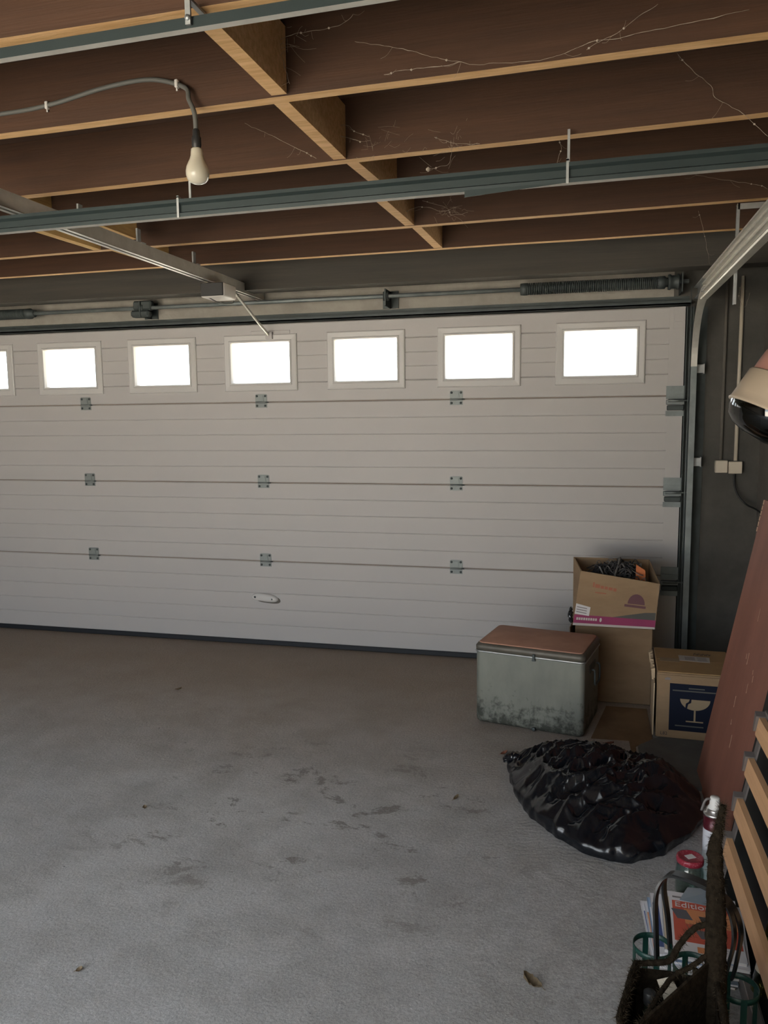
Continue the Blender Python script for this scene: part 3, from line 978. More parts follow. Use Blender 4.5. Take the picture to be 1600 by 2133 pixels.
def cooler_mat():
    m = pmat('worn_zinc_paint', (0.22, 0.23, 0.20), 0.6, 0.25, (0.155, 0.165, 0.145), 5, (1, 1, 0.5), 0.08, 60)
    nt = m.node_tree
    p = nt.nodes['Principled BSDF']
    src = p.inputs['Base Color'].links[0].from_socket
    tc = nt.nodes.new('ShaderNodeTexCoord')
    sep = nt.nodes.new('ShaderNodeSeparateXYZ')
    nt.links.new(tc.outputs['Object'], sep.inputs['Vector'])
    nz = nt.nodes.new('ShaderNodeTexNoise')
    nz.inputs['Scale'].default_value = 22
    nz.inputs['Detail'].default_value = 8
    nz.inputs['Roughness'].default_value = 0.7
    nt.links.new(tc.outputs['Object'], nz.inputs['Vector'])
    a = nt.nodes.new('ShaderNodeMapRange')          # grime climbs from the base
    a.inputs['From Min'].default_value, a.inputs['From Max'].default_value = 0.03, 0.22
    a.inputs['To Min'].default_value, a.inputs['To Max'].default_value = 0.14, -0.12
    nt.links.new(sep.outputs['Z'], a.inputs['Value'])
    ad = nt.nodes.new('ShaderNodeMath')
    nt.links.new(nz.outputs['Fac'], ad.inputs[0])
    nt.links.new(a.outputs['Result'], ad.inputs[1])
    mr = nt.nodes.new('ShaderNodeMapRange')
    mr.inputs['From Min'].default_value, mr.inputs['From Max'].default_value = 0.52, 0.68
    nt.links.new(ad.outputs['Value'], mr.inputs['Value'])
    mx = nt.nodes.new('ShaderNodeMix')
    mx.data_type = 'RGBA'
    mx.inputs['B'].default_value = (0.055, 0.06, 0.05, 1)
    nt.links.new(mr.outputs['Result'], mx.inputs['Factor'])
    nt.links.new(src, mx.inputs['A'])
    nt.links.new(mx.outputs['Result'], p.inputs['Base Color'])
    return m


MT['cooler'] = cooler_mat()
hx = CL / 2
m = MB()
loft(m, [rr_ring(hx - 0.012, 0.012, CD - 0.012, 0.02, 0.004), rr_ring(hx - 0.003, 0.003, CD - 0.003, 0.022, 0.012), rr_ring(hx, 0, CD, 0.024, 0.026), rr_ring(hx, 0, CD, 0.024, 0.365), rr_ring(hx, 0, CD, 0.024, CH)])
obj('body', m, 'cooler', ck, True)
m = MB()
loft(m, [rr_ring(hx + 0.001, -0.001, CD + 0.001, 0.024, 0.366), rr_ring(hx + 0.005, -0.005, CD + 0.005, 0.026, 0.368), rr_ring(hx + 0.005, -0.005, CD + 0.005, 0.026, 0.374), rr_ring(hx + 0.001, -0.001, CD + 0.001, 0.024, 0.376)], caps=(False, False))
obj('rim', m, 'zinc', ck, True)
m = MB()
loft(m, [rr_ring(hx + 0.003, -0.003, CD + 0.003, 0.026, 0.375), rr_ring(hx + 0.004, -0.004, CD + 0.004, 0.026, 0.397), rr_ring(hx - 0.004, 0.004, CD - 0.004, 0.026, 0.409), rr_ring(hx - 0.010, 0.010, CD - 0.010, 0.026, 0.411)])
lid = obj('lid', m, 'lid_grey', ck, True)
m = MB()
loft(m, [rr_ring(hx - 0.010, 0.010, CD - 0.010, 0.026, 0.4105), rr_ring(hx - 0.011, 0.011, CD - 0.011, 0.025, 0.4150), rr_ring(hx - 0.014, 0.014, CD - 0.014, 0.023, 0.4165)])
obj('lid_top', m, 'lid_brown', lid, True, label='red-brown top sheet')
obj('latch', MB().box((0.022, -0.014, 0.361), (0.034, -0.003, 0.390), 0.002).box((0.019, -0.012, 0.355), (0.037, -0.006, 0.363), 0.001), 'dark_steel', ck, True)
for s_ in (1, -1):
    m = MB()
    x = s_ * (hx + 0.0045)
    m.box((min(x, x - s_ * 0.006), 0.12, 0.285), (max(x, x - s_ * 0.006), 0.25, 0.325), 0.002)
    m.tube(bez([(x + s_ * 0.006, 0.125, 0.305), (x + s_ * 0.02, 0.125, 0.30), (x + s_ * 0.022, 0.127, 0.235), (x + s_ * 0.022, 0.185, 0.225), (x + s_ * 0.022, 0.243, 0.235), (x + s_ * 0.02, 0.245, 0.30), (x + s_ * 0.006, 0.245, 0.305)], 6), 0.005, 8)
    obj('handle', m, 'dark_steel', ck, True)
obj('drain_plug', MB().lathe([(0.010, 0), (0.010, 0.006), (0.007, 0.008)], 12, 0, TR(0.03, -0.001, 0.012) @ RX(math.pi / 2)), 'dark_steel', ck, True)

# ---- tall closed box with the open box on top of it
tb = thing('cardboard_box', 'tall plain brown cardboard box standing behind the cooler', 'cardboard box', (0.16, 4.42, 0))
TX0, TX1, TY0, TY1, TH_ = -0.036, 0.360, 4.262, 4.56, 0.422
m = MB()
m.box((TX0, TY0, 0.002), (TX1, TY1, TH_ - 0.004), 0.004)
obj('box_body', m, 'card_dark', tb)
m = MB()
m.box((TX0 - 0.001, TY0 - 0.001, TH_ - 0.004), (TX1 + 0.001, (TY0 + TY1) / 2 - 0.001, TH_), 0.001).box((TX0 - 0.001, (TY0 + TY1) / 2 + 0.001, TH_ - 0.004), (TX1 + 0.001, TY1 + 0.001, TH_), 0.001)
obj('flap', m, 'card_dark', tb)
obj('side_flap', MB().hexa([(TX0 - 0.022, TY0 + 0.012, 0.15), (TX0 - 0.018, TY0 + 0.010, 0.15), (TX0 - 0.001, TY1 - 0.05, 0.15), (TX0 - 0.005, TY1 - 0.05, 0.15), (TX0 - 0.030, TY0 + 0.012, 0.40), (TX0 - 0.026, TY0 + 0.010, 0.40), (TX0 - 0.001, TY1 - 0.05, 0.40), (TX0 - 0.005, TY1 - 0.05, 0.40)]), 'card', tb)

ub = thing('open_box', 'open cardboard box with a magenta printed band, stacked on the tall box', 'cardboard box', (0.16, 4.40, TH_))
# corners: front-left, front-right, back-right, back-left (outer), bottom then top
Bq = [Vector(p) for p in ((-0.050, 4.235, TH_ + 0.002), (0.367, 4.235, TH_ + 0.002), (0.362, 4.52, TH_ + 0.002), (-0.052, 4.52, TH_ + 0.002))]
Tq = [Vector(p) for p in ((-0.013, 4.220, 0.722), (0.384, 4.222, 0.668), (0.352, 4.515, 0.742), (-0.055, 4.505, 0.745))]


def inset(q, d):
    c = sum(q, Vector()) / 4
    return [p + (c - p).normalized() * d for p in q]


def sheet(a, b, c, d, th=0.006):
    """thick cardboard sheet from four corners (a,b bottom; c,d top)"""
    nrm = (b - a).cross(d - a).normalized() * th
    return [a, b, b - nrm, a - nrm, d, c, c - nrm, d - nrm]


for i in range(4):
    j = (i + 1) % 4
    m = MB()
    m.hexa(sheet(Bq[i], Bq[j], Tq[j], Tq[i]))
    obj('box_side', m, 'card', ub)
obj('box_bottom', MB().hexa([*(p + Vector((0, 0, -0.001)) for p in inset(Bq, 0.008)), *(p + Vector((0, 0, 0.006)) for p in inset(Bq, 0.008))]), 'card_dark', ub)


def on_front(u, v, out=0.0008):
    """point on the open box's front sheet, u across 0..1, v up 0..1"""
    p = Bq[0].lerp(Bq[1], u).lerp(Tq[0].lerp(Tq[1], u), v)
    nrm = (Bq[1] - Bq[0]).cross(Tq[0] - Bq[0]).normalized()
    return p + nrm * out


def front_patch(name, uvs, mat, out=0.0008, parent=ub):
    v = [on_front(u, w_, out) for u, w_ in uvs] + [on_front(u, w_, 0.0) for u, w_ in uvs]
    n = len(uvs)
    m = MB().add(v, [tuple(range(n)), tuple(range(n, 2 * n))[::-1]] + [(i, n + i, n + (i + 1) % n, (i + 1) % n) for i in range(n)])
    return obj(name, m, mat, parent)


front_patch('grey_print', [(0.42, 0.18), (0.99, 0.18), (0.99, 0.36), (0.86, 0.34), (0.62, 0.25)], 'grey_print')
band = front_patch('magenta_band', [(0.002, 0.045), (0.998, 0.045), (0.998, 0.195), (0.002, 0.20)], 'magenta', 0.0016)
front_patch('band_edge', [(0.002, 0.0), (0.998, 0.0), (0.998, 0.045), (0.002, 0.045)], 'paper_label', 0.0020)
lb = front_patch('shipping_label', [(0.005, 0.215), (0.185, 0.19), (0.19, 0.355), (0.006, 0.405)], 'paper', 0.0028)
for k in range(3):
    front_patch('label_line', [(0.02, 0.34 - k * 0.045), (0.15, 0.317 - k * 0.045), (0.15, 0.333 - k * 0.045), (0.02, 0.356 - k * 0.045)], 'ink_soft', 0.0034, lb)
# faded red lettering strokes and the purple arch emblem
for (u0, u1, v0, v1) in ((0.18, 0.20, 0.74, 0.83), (0.21, 0.27, 0.735, 0.80), (0.28, 0.32, 0.73, 0.785), (0.33, 0.37, 0.725, 0.78), (0.38, 0.43, 0.72, 0.775), (0.44, 0.48, 0.71, 0.77), (0.22, 0.36, 0.635, 0.655)):
    front_patch('red_lettering', [(u0, v0), (u1, v0), (u1, v1), (u0, v1)], 'red_print')
arch = [(0.74 + 0.105 * math.cos(a), 0.50 + 0.21 * math.sin(a)) for a in [math.pi * i / 12 for i in range(13)]]
front_patch('arch_emblem', arch[:] + [(0.66, 0.50), (0.82, 0.50)][0:0], 'purple_print')
front_patch('emblem_bar', [(0.60, 0.435), (0.86, 0.425), (0.86, 0.475), (0.60, 0.485)], 'purple_print', 0.0012)
Mt = Matrix((((Bq[1] - Bq[0]).normalized()), (Tq[0] - Bq[0]).normalized(), (Bq[1] - Bq[0]).cross(Tq[0] - Bq[0]).normalized())).transposed().to_4x4()
Mt.translation = on_front(0.04, 0.085, 0.0019)
for k in range(9):
    u = 0.035 + k * 0.029
    front_patch('small_lettering', [(u, 0.105), (u + 0.022, 0.104), (u + 0.022, 0.150), (u, 0.151)], 'paper_label', 0.0021, band)
front_patch('small_mark', [(0.335 + 0.014 * math.cos(a), 0.128 + 0.042 * math.sin(a)) for a in [2 * math.pi * i / 10 for i in range(10)]], 'paper_label', 0.0021, band)
m = MB()
for (p, r) in (((-0.062, 4.262, 0.475), 0.022), ((-0.058, 4.258, 0.447), 0.018), ((-0.060, 4.275, 0.50), 0.013)):
    vs = []
    ring = []
    for i in range(7):
        th = math.pi * i / 6
        for j in range(9):
            a = 2 * math.pi * j / 9
            d = Vector((math.sin(th) * math.cos(a) * 0.7, math.sin(th) * math.sin(a), math.cos(th)))
            k = r * (1 + 0.45 * noise.noise(d * 2.3 + Vector(p) * 40))
            vs.append(Vector(p) + d * k)
    fs = [(i * 9 + j, i * 9 + (j + 1) % 9, (i + 1) * 9 + (j + 1) % 9, (i + 1) * 9 + j) for i in range(6) for j in range(9)]
    m.add(vs, fs)
obj('torn_liner', m, 'bag', ub)

# contents of the open box
wt = MB()
keep_clear = bez([(0.083, 4.30, 0.735), (0.10, 4.285, 0.700), (0.115, 4.265, 0.665), (0.118, 4.26, 0.62)], 6) + bez([(0.19, 4.36, 0.775), (0.178, 4.32, 0.735), (0.160, 4.275, 0.685), (0.155, 4.27, 0.62)], 6)
r2 = random.Random(3)
for k in range(260):
    cx_, cy_ = r2.uniform(0.055, 0.29), r2.uniform(4.285, 4.44)
    z_ = r2.uniform(0.63, 0.70) + 0.03 * math.exp(-((cx_ - 0.2) / 0.09) ** 2)
    pts = []
    a = r2.uniform(0, 6.28)
    L_ = r2.uniform(0.03, 0.07)
    for i in range(5):
        t_ = i / 4 - 0.5
        pts.append((min(0.325, max(0.015, cx_ + L_ * t_ * 1.6 * math.cos(a) + r2.uniform(-0.012, 0.012))), min(4.455, max(4.272, cy_ + L_ * t_ * math.sin(a) + r2.uniform(-0.01, 0.01))), z_ + 0.05 * (0.25 - t_ * t_) * 4 * r2.uniform(0.1, 1.0)))
    wp = bez(pts, 4)
    if any((p - q_).length < 0.013 for p in wp for q_ in keep_clear) or any(0.258 < p.x < 0.335 and 4.315 < p.y < 4.355 for p in wp) or any(p.x < 0.065 and p.y < 4.32 for p in wp):
        continue
    wt.tube(wp, r2.uniform(0.0015, 0.0032), 5, mi=r2.choice((0, 0, 1)))
tag(obj('tangled_wires', wt, ['wire_dark', 'wire_grey']), 'dark tangle of wires and flex heaped in the open box', 'wires', kind='stuff')
for (a, b, c_) in (((0.095, 4.27, 0.735), (0.125, 4.262, 0.655), 'wire_grey'), ((0.20, 4.33, 0.765), (0.165, 4.262, 0.66), 'wire_grey')):
    pass
tag(obj('bent_tube', MB().tube(bez([(0.083, 4.30, 0.735), (0.10, 4.285, 0.700), (0.115, 4.265, 0.665), (0.118, 4.26, 0.62)], 6), 0.005, 8), 'wire_grey'), 'straight grey tube leaning leftward out of the open box', 'tube')
tag(obj('bent_tube', MB().tube(bez([(0.19, 4.36, 0.775), (0.178, 4.32, 0.735), (0.160, 4.275, 0.685), (0.155, 4.27, 0.62)], 6), 0.006, 8), 'wire_grey'), 'thicker grey tube slanting rightward out of the open box', 'tube')
m = MB()
m.hexa([(0.268, 4.33, 0.601), (0.325, 4.335, 0.601), (0.325, 4.345, 0.601), (0.268, 4.34, 0.601), (0.272, 4.325, 0.745), (0.318, 4.33, 0.715), (0.318, 4.345, 0.715), (0.272, 4.34, 0.745)])
tag(obj('orange_carton', m, 'orange'), 'small orange carton standing at the open box right corner', 'carton')
m = MB()
m.box((0.020, 4.285, 0.625), (0.055, 4.305, 0.695), 0.006, 0, TR(0.04, 4.295, 0.66) @ RZ(0.4) @ RY(0.3) @ TR(-0.04, -4.295, -0.66))
tag(obj('crumpled_paper', m, 'card_edge'), 'scrap of tan paper among the wires in the open box', 'paper')
obj('packing', MB().box((-0.015, 4.25, 0.432), (0.335, 4.48, 0.60), 0.02), 'card_dark', ub, label='brown packing filling the box')

# ---- fragile box
fx = thing('fragile_box', 'cardboard box with a navy broken-glass fragile label, by the red board', 'cardboard box', (0.348, 3.815, 0.014), math.radians(-2))
FW, FD, FH = 0.345, 0.40, 0.318
m = MB()
m.box((0, 0, 0), (FW, FD, FH - 0.004), 0.003)
obj('box_body', m, 'card', fx, True)
m = MB()
m.box((0.002, 0.003, FH - 0.003), (FW + 0.001, FD * 0.5 - 0.001, FH + 0.002), 0.0015).box((0.002, FD * 0.5 + 0.001, FH - 0.003), (FW + 0.001, FD, FH + 0.002), 0.0015)
obj('top_flap', m, 'card_gold', fx, True)
obj('front_panel', MB().box((0.006, -0.006, 0.001), (FW, -0.0005, FH - 0.012), 0.0015), 'card', fx, True)
obj('side_flap', MB().hexa([(-0.016, 0.004, 0.004), (-0.011, 0.002, 0.004), (-0.003, FD - 0.01, 0.004), (-0.008, FD - 0.01, 0.004), (-0.014, 0.004, FH - 0.06), (-0.009, 0.002, FH - 0.06), (-0.004, FD - 0.01, FH - 0.01), (-0.009, FD - 0.01, FH - 0.01)]), 'card_edge', fx, True)
m = MB()
for k in range(7):
    y = 0.06 + k * 0.046
    m.hexa([(-0.020 + 0.006 * (k % 2), y, FH - 0.06), (-0.006, y, FH - 0.06), (-0.006, y + 0.04, FH - 0.06), (-0.018, y + 0.04, FH - 0.06), (-0.026 + 0.010 * (k % 3), y + 0.008, FH - 0.012 + 0.010 * (k % 2)), (-0.008, y, FH - 0.004), (-0.008, y + 0.038, FH - 0.004), (-0.022, y + 0.035, FH - 0.010)])
obj('torn_edge', m, 'card_edge', fx, True)


def fplate(name, poly, mat, y=-0.0065, th=0.0006, parent=fx):
    return obj(name, MB().prism([(x, z) for x, z in poly], 'y', y - th, y), mat, parent, True)


nl = fplate('fragile_label', [(0.057, 0.040), (0.300, 0.040), (0.300, 0.268), (0.057, 0.268)], 'navy_print')
yl = -0.0072
gx, gz = 0.170, 0.196
bowl = [(gx + 0.066 * math.cos(a), gz + 0.052 * math.sin(a)) for a in [math.pi + math.pi * i / 16 for i in range(17)]]
crk = [(gx - 0.018, gz), (gx - 0.022, gz - 0.014), (gx - 0.034, gz - 0.021), (gx - 0.040, gz - 0.041)]
left = [p for p in bowl if p[0] < gx - 0.041] + [(crk[3][0] - 0.002, crk[3][1]), (crk[2][0] - 0.006, crk[2][1]), (crk[1][0] - 0.006, crk[1][1] + 0.002), (crk[0][0] - 0.006, gz)]
right = [(gx - 0.016, gz), (gx - 0.017, gz - 0.016), (gx - 0.030, gz - 0.024), (gx - 0.034, gz - 0.0445)] + [p for p in bowl if p[0] > gx - 0.030]
fplate('glass_shard', left, 'tan_print', yl, parent=nl)
fplate('glass_bowl', right, 'tan_print', yl, parent=nl)
fplate('glass_stem', [(gx - 0.004, 0.092), (gx + 0.004, 0.092), (gx + 0.004, 0.146), (gx - 0.004, 0.146)], 'tan_print', yl, parent=nl)
fplate('glass_foot', [(gx - 0.038, 0.086), (gx + 0.038, 0.086), (gx + 0.038, 0.092), (gx - 0.038, 0.092)], 'tan_print', yl, parent=nl)
for k, (x0, x1, z) in enumerate(((0.14, 0.21, 0.245), (0.07, 0.29, 0.232), (0.085, 0.21, 0.062))):
    fplate('print_line', [(x0, z), (x1, z), (x1, z + 0.006), (x0, z + 0.006)], 'grey_print', yl, parent=nl)
Mf = TR(0.020, -0.0066, 0.014) @ RX(math.pi / 2)
text('size_print', 'L82', 0.022, 'ink', Mf, fx)
fplate('corner_print', [(0.034, 0.283), (0.058, 0.283), (0.060, 0.292), (0.046, 0.296), (0.034, 0.290)], 'ink_soft')
tl = obj('address_label', MB().hexa([(0.112, 0.195, FH + 0.0022), (0.250, 0.185, FH + 0.0022), (0.256, 0.272, FH + 0.0022), (0.112, 0.284, FH + 0.0022), (0.112, 0.195, FH + 0.003), (0.250, 0.185, FH + 0.003), (0.256, 0.272, FH + 0.003), (0.112, 0.284, FH + 0.003)]), 'paper_label', fx, True)
m = MB()
for k in range(9):
    m.box((0.140 + k * 0.0052, 0.205, FH + 0.003), (0.1428 + k * 0.0052, 0.262, FH + 0.0034))
obj('bar_print', m, 'ink_soft', tl, True)
m = MB()
for k in range(4):
    m.box((0.196, 0.200 + k * 0.018, FH + 0.003), (0.240, 0.206 + k * 0.018, FH + 0.0034))
obj('address_print', m, 'ink_soft', tl, True)
obj('packing_tape', MB().box((0.02, 0.165, FH + 0.0021), (0.112, 0.225, FH + 0.0026)), 'tan_print', fx, True)
m = MB()
for k in range(4):
    m.tube(bez([(0.185 + k * 0.02, 0.30, FH + 0.003), (0.192 + k * 0.02, 0.33, FH + 0.003), (0.199 + k * 0.02, 0.305, FH + 0.003), (0.205 + k * 0.02, 0.325, FH + 0.003)], 4), 0.0014, 4)
obj('marker_scrawl', m, 'ink', fx, True)

# slab under the fragile box, tan sheet
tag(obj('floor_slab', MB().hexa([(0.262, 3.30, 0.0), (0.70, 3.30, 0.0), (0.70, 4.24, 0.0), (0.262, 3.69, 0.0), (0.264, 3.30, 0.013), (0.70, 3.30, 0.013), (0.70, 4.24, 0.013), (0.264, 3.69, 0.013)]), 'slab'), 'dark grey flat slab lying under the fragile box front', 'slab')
tag(obj('cardboard_sheet', MB().add([(0.235, 3.44, 0.0005), (0.252, 3.44, 0.0005), (0.252, 3.695, 0.0005), (0.335, 3.80, 0.0005), (0.335, 4.20, 0.0005), (0.13, 4.20, 0.0005), (0.05, 3.75, 0.0005), (0.225, 3.76, 0.0005),
                                      (0.235, 3.44, 0.004), (0.252, 3.44, 0.004), (0.252, 3.695, 0.004), (0.335, 3.80, 0.004), (0.335, 4.20, 0.004), (0.13, 4.20, 0.004), (0.125, 3.75, 0.004), (0.225, 3.76, 0.004)],
                                     [(0, 1, 2, 3, 4, 5, 6, 7)[::-1], (8, 9, 10, 11, 12, 13, 14, 15)] + [(i, (i + 1) % 8, 8 + (i + 1) % 8, 8 + i) for i in range(8)]), 'ply_tan'), 'tan cardboard sheet flat on the floor between cooler and fragile box', 'cardboard')

# ---- leaning red-brown board
LX, LZ = 0.218 / 1.187, 1.187           # lean per metre of height
bd = MB()


def lean(x0, y, z):
    return (x0 + LX * z, y, z)


TBD = 0.014
bd.hexa([(0.487, 1.15, 0.0), (0.487 + TBD, 1.15, 0.0), (0.487 + TBD, 3.47, 0.0), (0.487, 3.47, 0.0),
         (0.487 + LX * LZ, 1.15, LZ), (0.487 + TBD + LX * LZ, 1.15, LZ), (0.487 + TBD + LX * LZ, 3.47, LZ), (0.487 + LX * LZ, 3.455, LZ)])
brd = thing('leaning_board', 'tall red-brown sheet of board leaning by the right wall', 'board', (0.487, 3.47, 0))
obj('sheet', bd, 'board', brd)
m = MB()
r3 = random.Random(5)
for k in range(9):
    z = 0.50 + r3.uniform(-0.22, 0.30)
    y = 3.05 + r3.uniform(-0.08, 0.10)
    x = 0.487 + LX * z
    L_ = r3.uniform(0.015, 0.05)
    m.hexa([(x - 0.0008, y, z), (x, y, z), (x, y + 0.003, z), (x - 0.0008, y + 0.003, z), (x - 0.0008 + LX * L_, y + 0.006, z + L_), (x + LX * L_, y + 0.006, z + L_), (x + LX * L_, y + 0.008, z + L_), (x - 0.0008 + LX * L_, y + 0.008, z + L_)])
obj('scratches', m, 'board_chip', brd, kind='stuff')
m = MB()
for k in range(6):
    z = LZ - 0.02 - k * 0.022
    m.hexa([(0.487 + LX * z - 0.001, 3.462, z), (0.4885 + LX * z, 3.462, z), (0.4885 + LX * z, 3.4715, z), (0.487 + LX * z - 0.001, 3.4715, z), (0.487 + LX * (z + 0.018) - 0.001, 3.464, z + 0.018), (0.4885 + LX * (z + 0.018), 3.464, z + 0.018), (0.4885 + LX * (z + 0.018), 3.4715, z + 0.018), (0.487 + LX * (z + 0.018) - 0.001, 3.4715, z + 0.018)])
obj('chipped_edge', m, 'board_chip', brd)

# ---- slatted panel in a steel frame, leaning on the board
sp_ = thing('slatted_panel', 'slatted wooden panel in a grey flat-steel frame, leaning at right', 'slatted panel', (0.41, 2.48, 0))
SX = 0.408


def slat_x(z): return SX + 0.195 * z


for z in (0.600, 0.472, 0.342, 0.212):
    zt = z + 0.036
    th = 0.017
    m = MB()
    m.hexa([(slat_x(z) - th, 0.95, z - 0.022), (slat_x(z), 0.95, z - 0.022), (slat_x(z), 2.475, z - 0.022), (slat_x(z) - th, 2.475, z - 0.022),
            (slat_x(zt) - th, 0.95, zt), (slat_x(zt), 0.95, zt), (slat_x(zt), 2.475, zt), (slat_x(zt) - th, 2.475, zt)])
    obj('slat', m, 'slat', sp_)
    m = MB()
    m.hexa([(slat_x(z) - th - 0.006, 2.472, z - 0.010), (slat_x(z) + 0.004, 2.472, z - 0.010), (slat_x(z) + 0.004, 2.482, z - 0.010), (slat_x(z) - th - 0.006, 2.482, z - 0.010),
            (slat_x(zt) - th - 0.008, 2.462, zt + 0.004), (slat_x(zt) + 0.003, 2.462, zt + 0.004), (slat_x(zt) + 0.003, 2.484, zt + 0.012), (slat_x(zt) - th - 0.008, 2.484, zt + 0.012)])
    obj('slat_clip', m, 'grey_bar', sp_)
for y in (2.455, 1.0):
    m = MB()
    m.hexa([(slat_x(0) + 0.001, y, 0.0), (slat_x(0) + 0.006, y, 0.0), (slat_x(0) + 0.006, y + 0.035, 0.0), (slat_x(0) + 0.001, y + 0.035, 0.0),
            (slat_x(0.65) + 0.001, y, 0.65), (slat_x(0.65) + 0.006, y, 0.65), (slat_x(0.65) + 0.006, y + 0.035, 0.65), (slat_x(0.65) + 0.001, y + 0.035, 0.65)])
    obj('frame_bar', m, 'grey_bar', sp_)
m = MB()
m.box((SX + 0.018, 0.95, 0.0), (SX + 0.040, 2.452, 0.060), 0.002)
obj('bottom_rail', m, 'grey_bar', sp_)
bk = MB()
bk.hexa([(0.468, 1.16, 0.0), (0.474, 1.16, 0.0), (0.474, 2.70, 0.0), (0.468, 2.70, 0.0), (0.468 + LX * 0.9, 1.16, 0.9), (0.474 + LX * 0.9, 1.16, 0.9), (0.474 + LX * 0.9, 2.70, 0.9), (0.468 + LX * 0.9, 2.70, 0.9)])
tag(obj('black_sheet', bk, 'black_panel'), 'black sheet standing between the slats and the red board', 'board')
bt = thing('glass_bottle', 'yellowish glass bottle lying behind the lowest slats', 'bottle', (0.50, 2.17, 0.30))
tag(bt, 'yellowish glass bottle standing behind the lowest slats', 'bottle')
bt.location = (0.4545, 2.03, 0.069)
bt.rotation_euler = (0, math.atan(0.185), 0)
m = MB().lathe([(0.016, 0.0), (0.0215, 0.003), (0.0225, 0.012), (0.0225, 0.20), (0.021, 0.225), (0.013, 0.25), (0.010, 0.265), (0.010, 0.30)], 20, 0)
obj('bottle_glass', m, 'bottle_glass', bt, True)
obj('stopper', MB().lathe([(0.0115, 0.295), (0.0115, 0.315), (0.010, 0.318)], 14), 'dark_plastic', bt, True)
obj('paper_label', MB().lathe([(0.0229, 0.06), (0.0229, 0.14)], 20, 0, caps=(False, False)), 'mag_cream', bt, True)

# ---- hooded hair dryer on its stand, behind the board
hr = thing('hood_hair_dryer', 'old pink and cream salon hood dryer with smoked visor at right', 'hair dryer', (0.775, 3.30, 0))
HM = TR(0.706, 3.30, 1.520) @ RY(math.radians(27)) 
HR_ = 0.188
m = MB().lathe([(HR_ - 0.008, -0.010), (HR_ + 0.004, -0.010), (HR_ + 0.006, -0.004), (HR_ + 0.001, 0.004), (HR_ - 0.002, 0.030), (HR_ - 0.010, 0.118), (HR_ - 0.014, 0.123), (HR_ - 0.030, 0.124)], 48, 0, HM, caps=(False, False))
obj('cream_band', m, 'hood_cream', hr)
m = MB().lathe([(HR_ - 0.020, 0.118), (HR_ - 0.024, 0.160), (HR_ - 0.030, 0.206), (HR_ - 0.036, 0.216), (HR_ - 0.052, 0.222), (HR_ - 0.10, 0.232), (0.04, 0.240), (0.002, 0.241)], 48, 0, HM, caps=(False, True))
obj('pink_hood', m, 'hood_pink', hr)
m = MB().lathe([(HR_ - 0.004, -0.004), (HR_ - 0.008, -0.030), (HR_ - 0.022, -0.060), (HR_ - 0.050, -0.084), (HR_ - 0.10, -0.100), (0.03, -0.107), (0.002, -0.108)], 48, 0, HM, caps=(False, True))
obj('visor', m, 'smoked', hr, label='smoked clear visor')
m = MB().lathe([(HR_ - 0.02, -0.006), (HR_ - 0.06, 0.05), (0.06, 0.10), (0.002, 0.11)], 40, 0, HM, caps=(False, True))
obj('inner_liner', m, 'dark_plastic', hr)
m = MB()
m.tube(bez([(0.79, 3.30, 0.03), (0.79, 3.30, 0.8), (0.80, 3.30, 1.35), (0.935, 3.30, 1.62), (0.92, 3.30, 1.76), (0.815, 3.30, 1.755)], 8), 0.011, 10)
obj('stand_pole', m, 'can_metal', hr)
m = MB()
for k in range(3):
    a = k * 2.094 + 2.8
    m.tube([(0.79, 3.30, 0.045), (0.79 + 0.165 * math.cos(a), 3.30 + 0.165 * math.sin(a), 0.012)], 0.011, 8)
obj('stand_foot', m, 'can_metal', hr)

# ---- black bin bag
bagm = MB()
outl = [(-0.300, 3.335), (-0.255, 3.13), (-0.186, 2.950), (-0.095, 2.822), (-0.006, 2.752), (0.080, 2.706), (0.160, 2.690), (0.240, 2.735), (0.330, 2.815), (0.425, 2.98), (0.452, 3.12), (0.440, 3.26), (0.35, 3.39), (0.20, 3.46), (0.03, 3.48), (-0.13, 3.47), (-0.25, 3.42)]
BC = Vector((0.075, 3.12))
outl_s = []
P_ = [Vector((a, b, 0)) for a, b in outl]
for i in range(len(P_)):
    p0, p1, p2, p3 = P_[i - 1], P_[i], P_[(i + 1) % len(P_)], P_[(i + 2) % len(P_)]
    for k in range(16):
        t_ = k / 16
        outl_s.append(0.5 * ((2 * p1) + (p2 - p0) * t_ + (2 * p0 - 5 * p1 + 4 * p2 - p3) * t_ * t_ + (3 * p1 - p0 - 3 * p2 + p3) * t_ ** 3))
outl_s = [p + (p - Vector((BC.x, BC.y, 0))).normalized() * (0.020 * noise.noise(p * 9.0) + 0.010 * noise.noise(p * 26.0)) * (0.35 if p.x > 0.38 else 1.0) for p in outl_s]
NA, NR = len(outl_s), 110
rf = random.Random(21)
folds = []
for k in range(22):
    a = rf.uniform(0, math.pi)
    folds.append((math.cos(a), math.sin(a), rf.uniform(9, 42), rf.uniform(0, 6.28), rf.uniform(0.6, 1.0)))


def tri(t_):
    t_ = t_ / (2 * math.pi)
    return abs(2 * (t_ - math.floor(t_ + 0.5)))


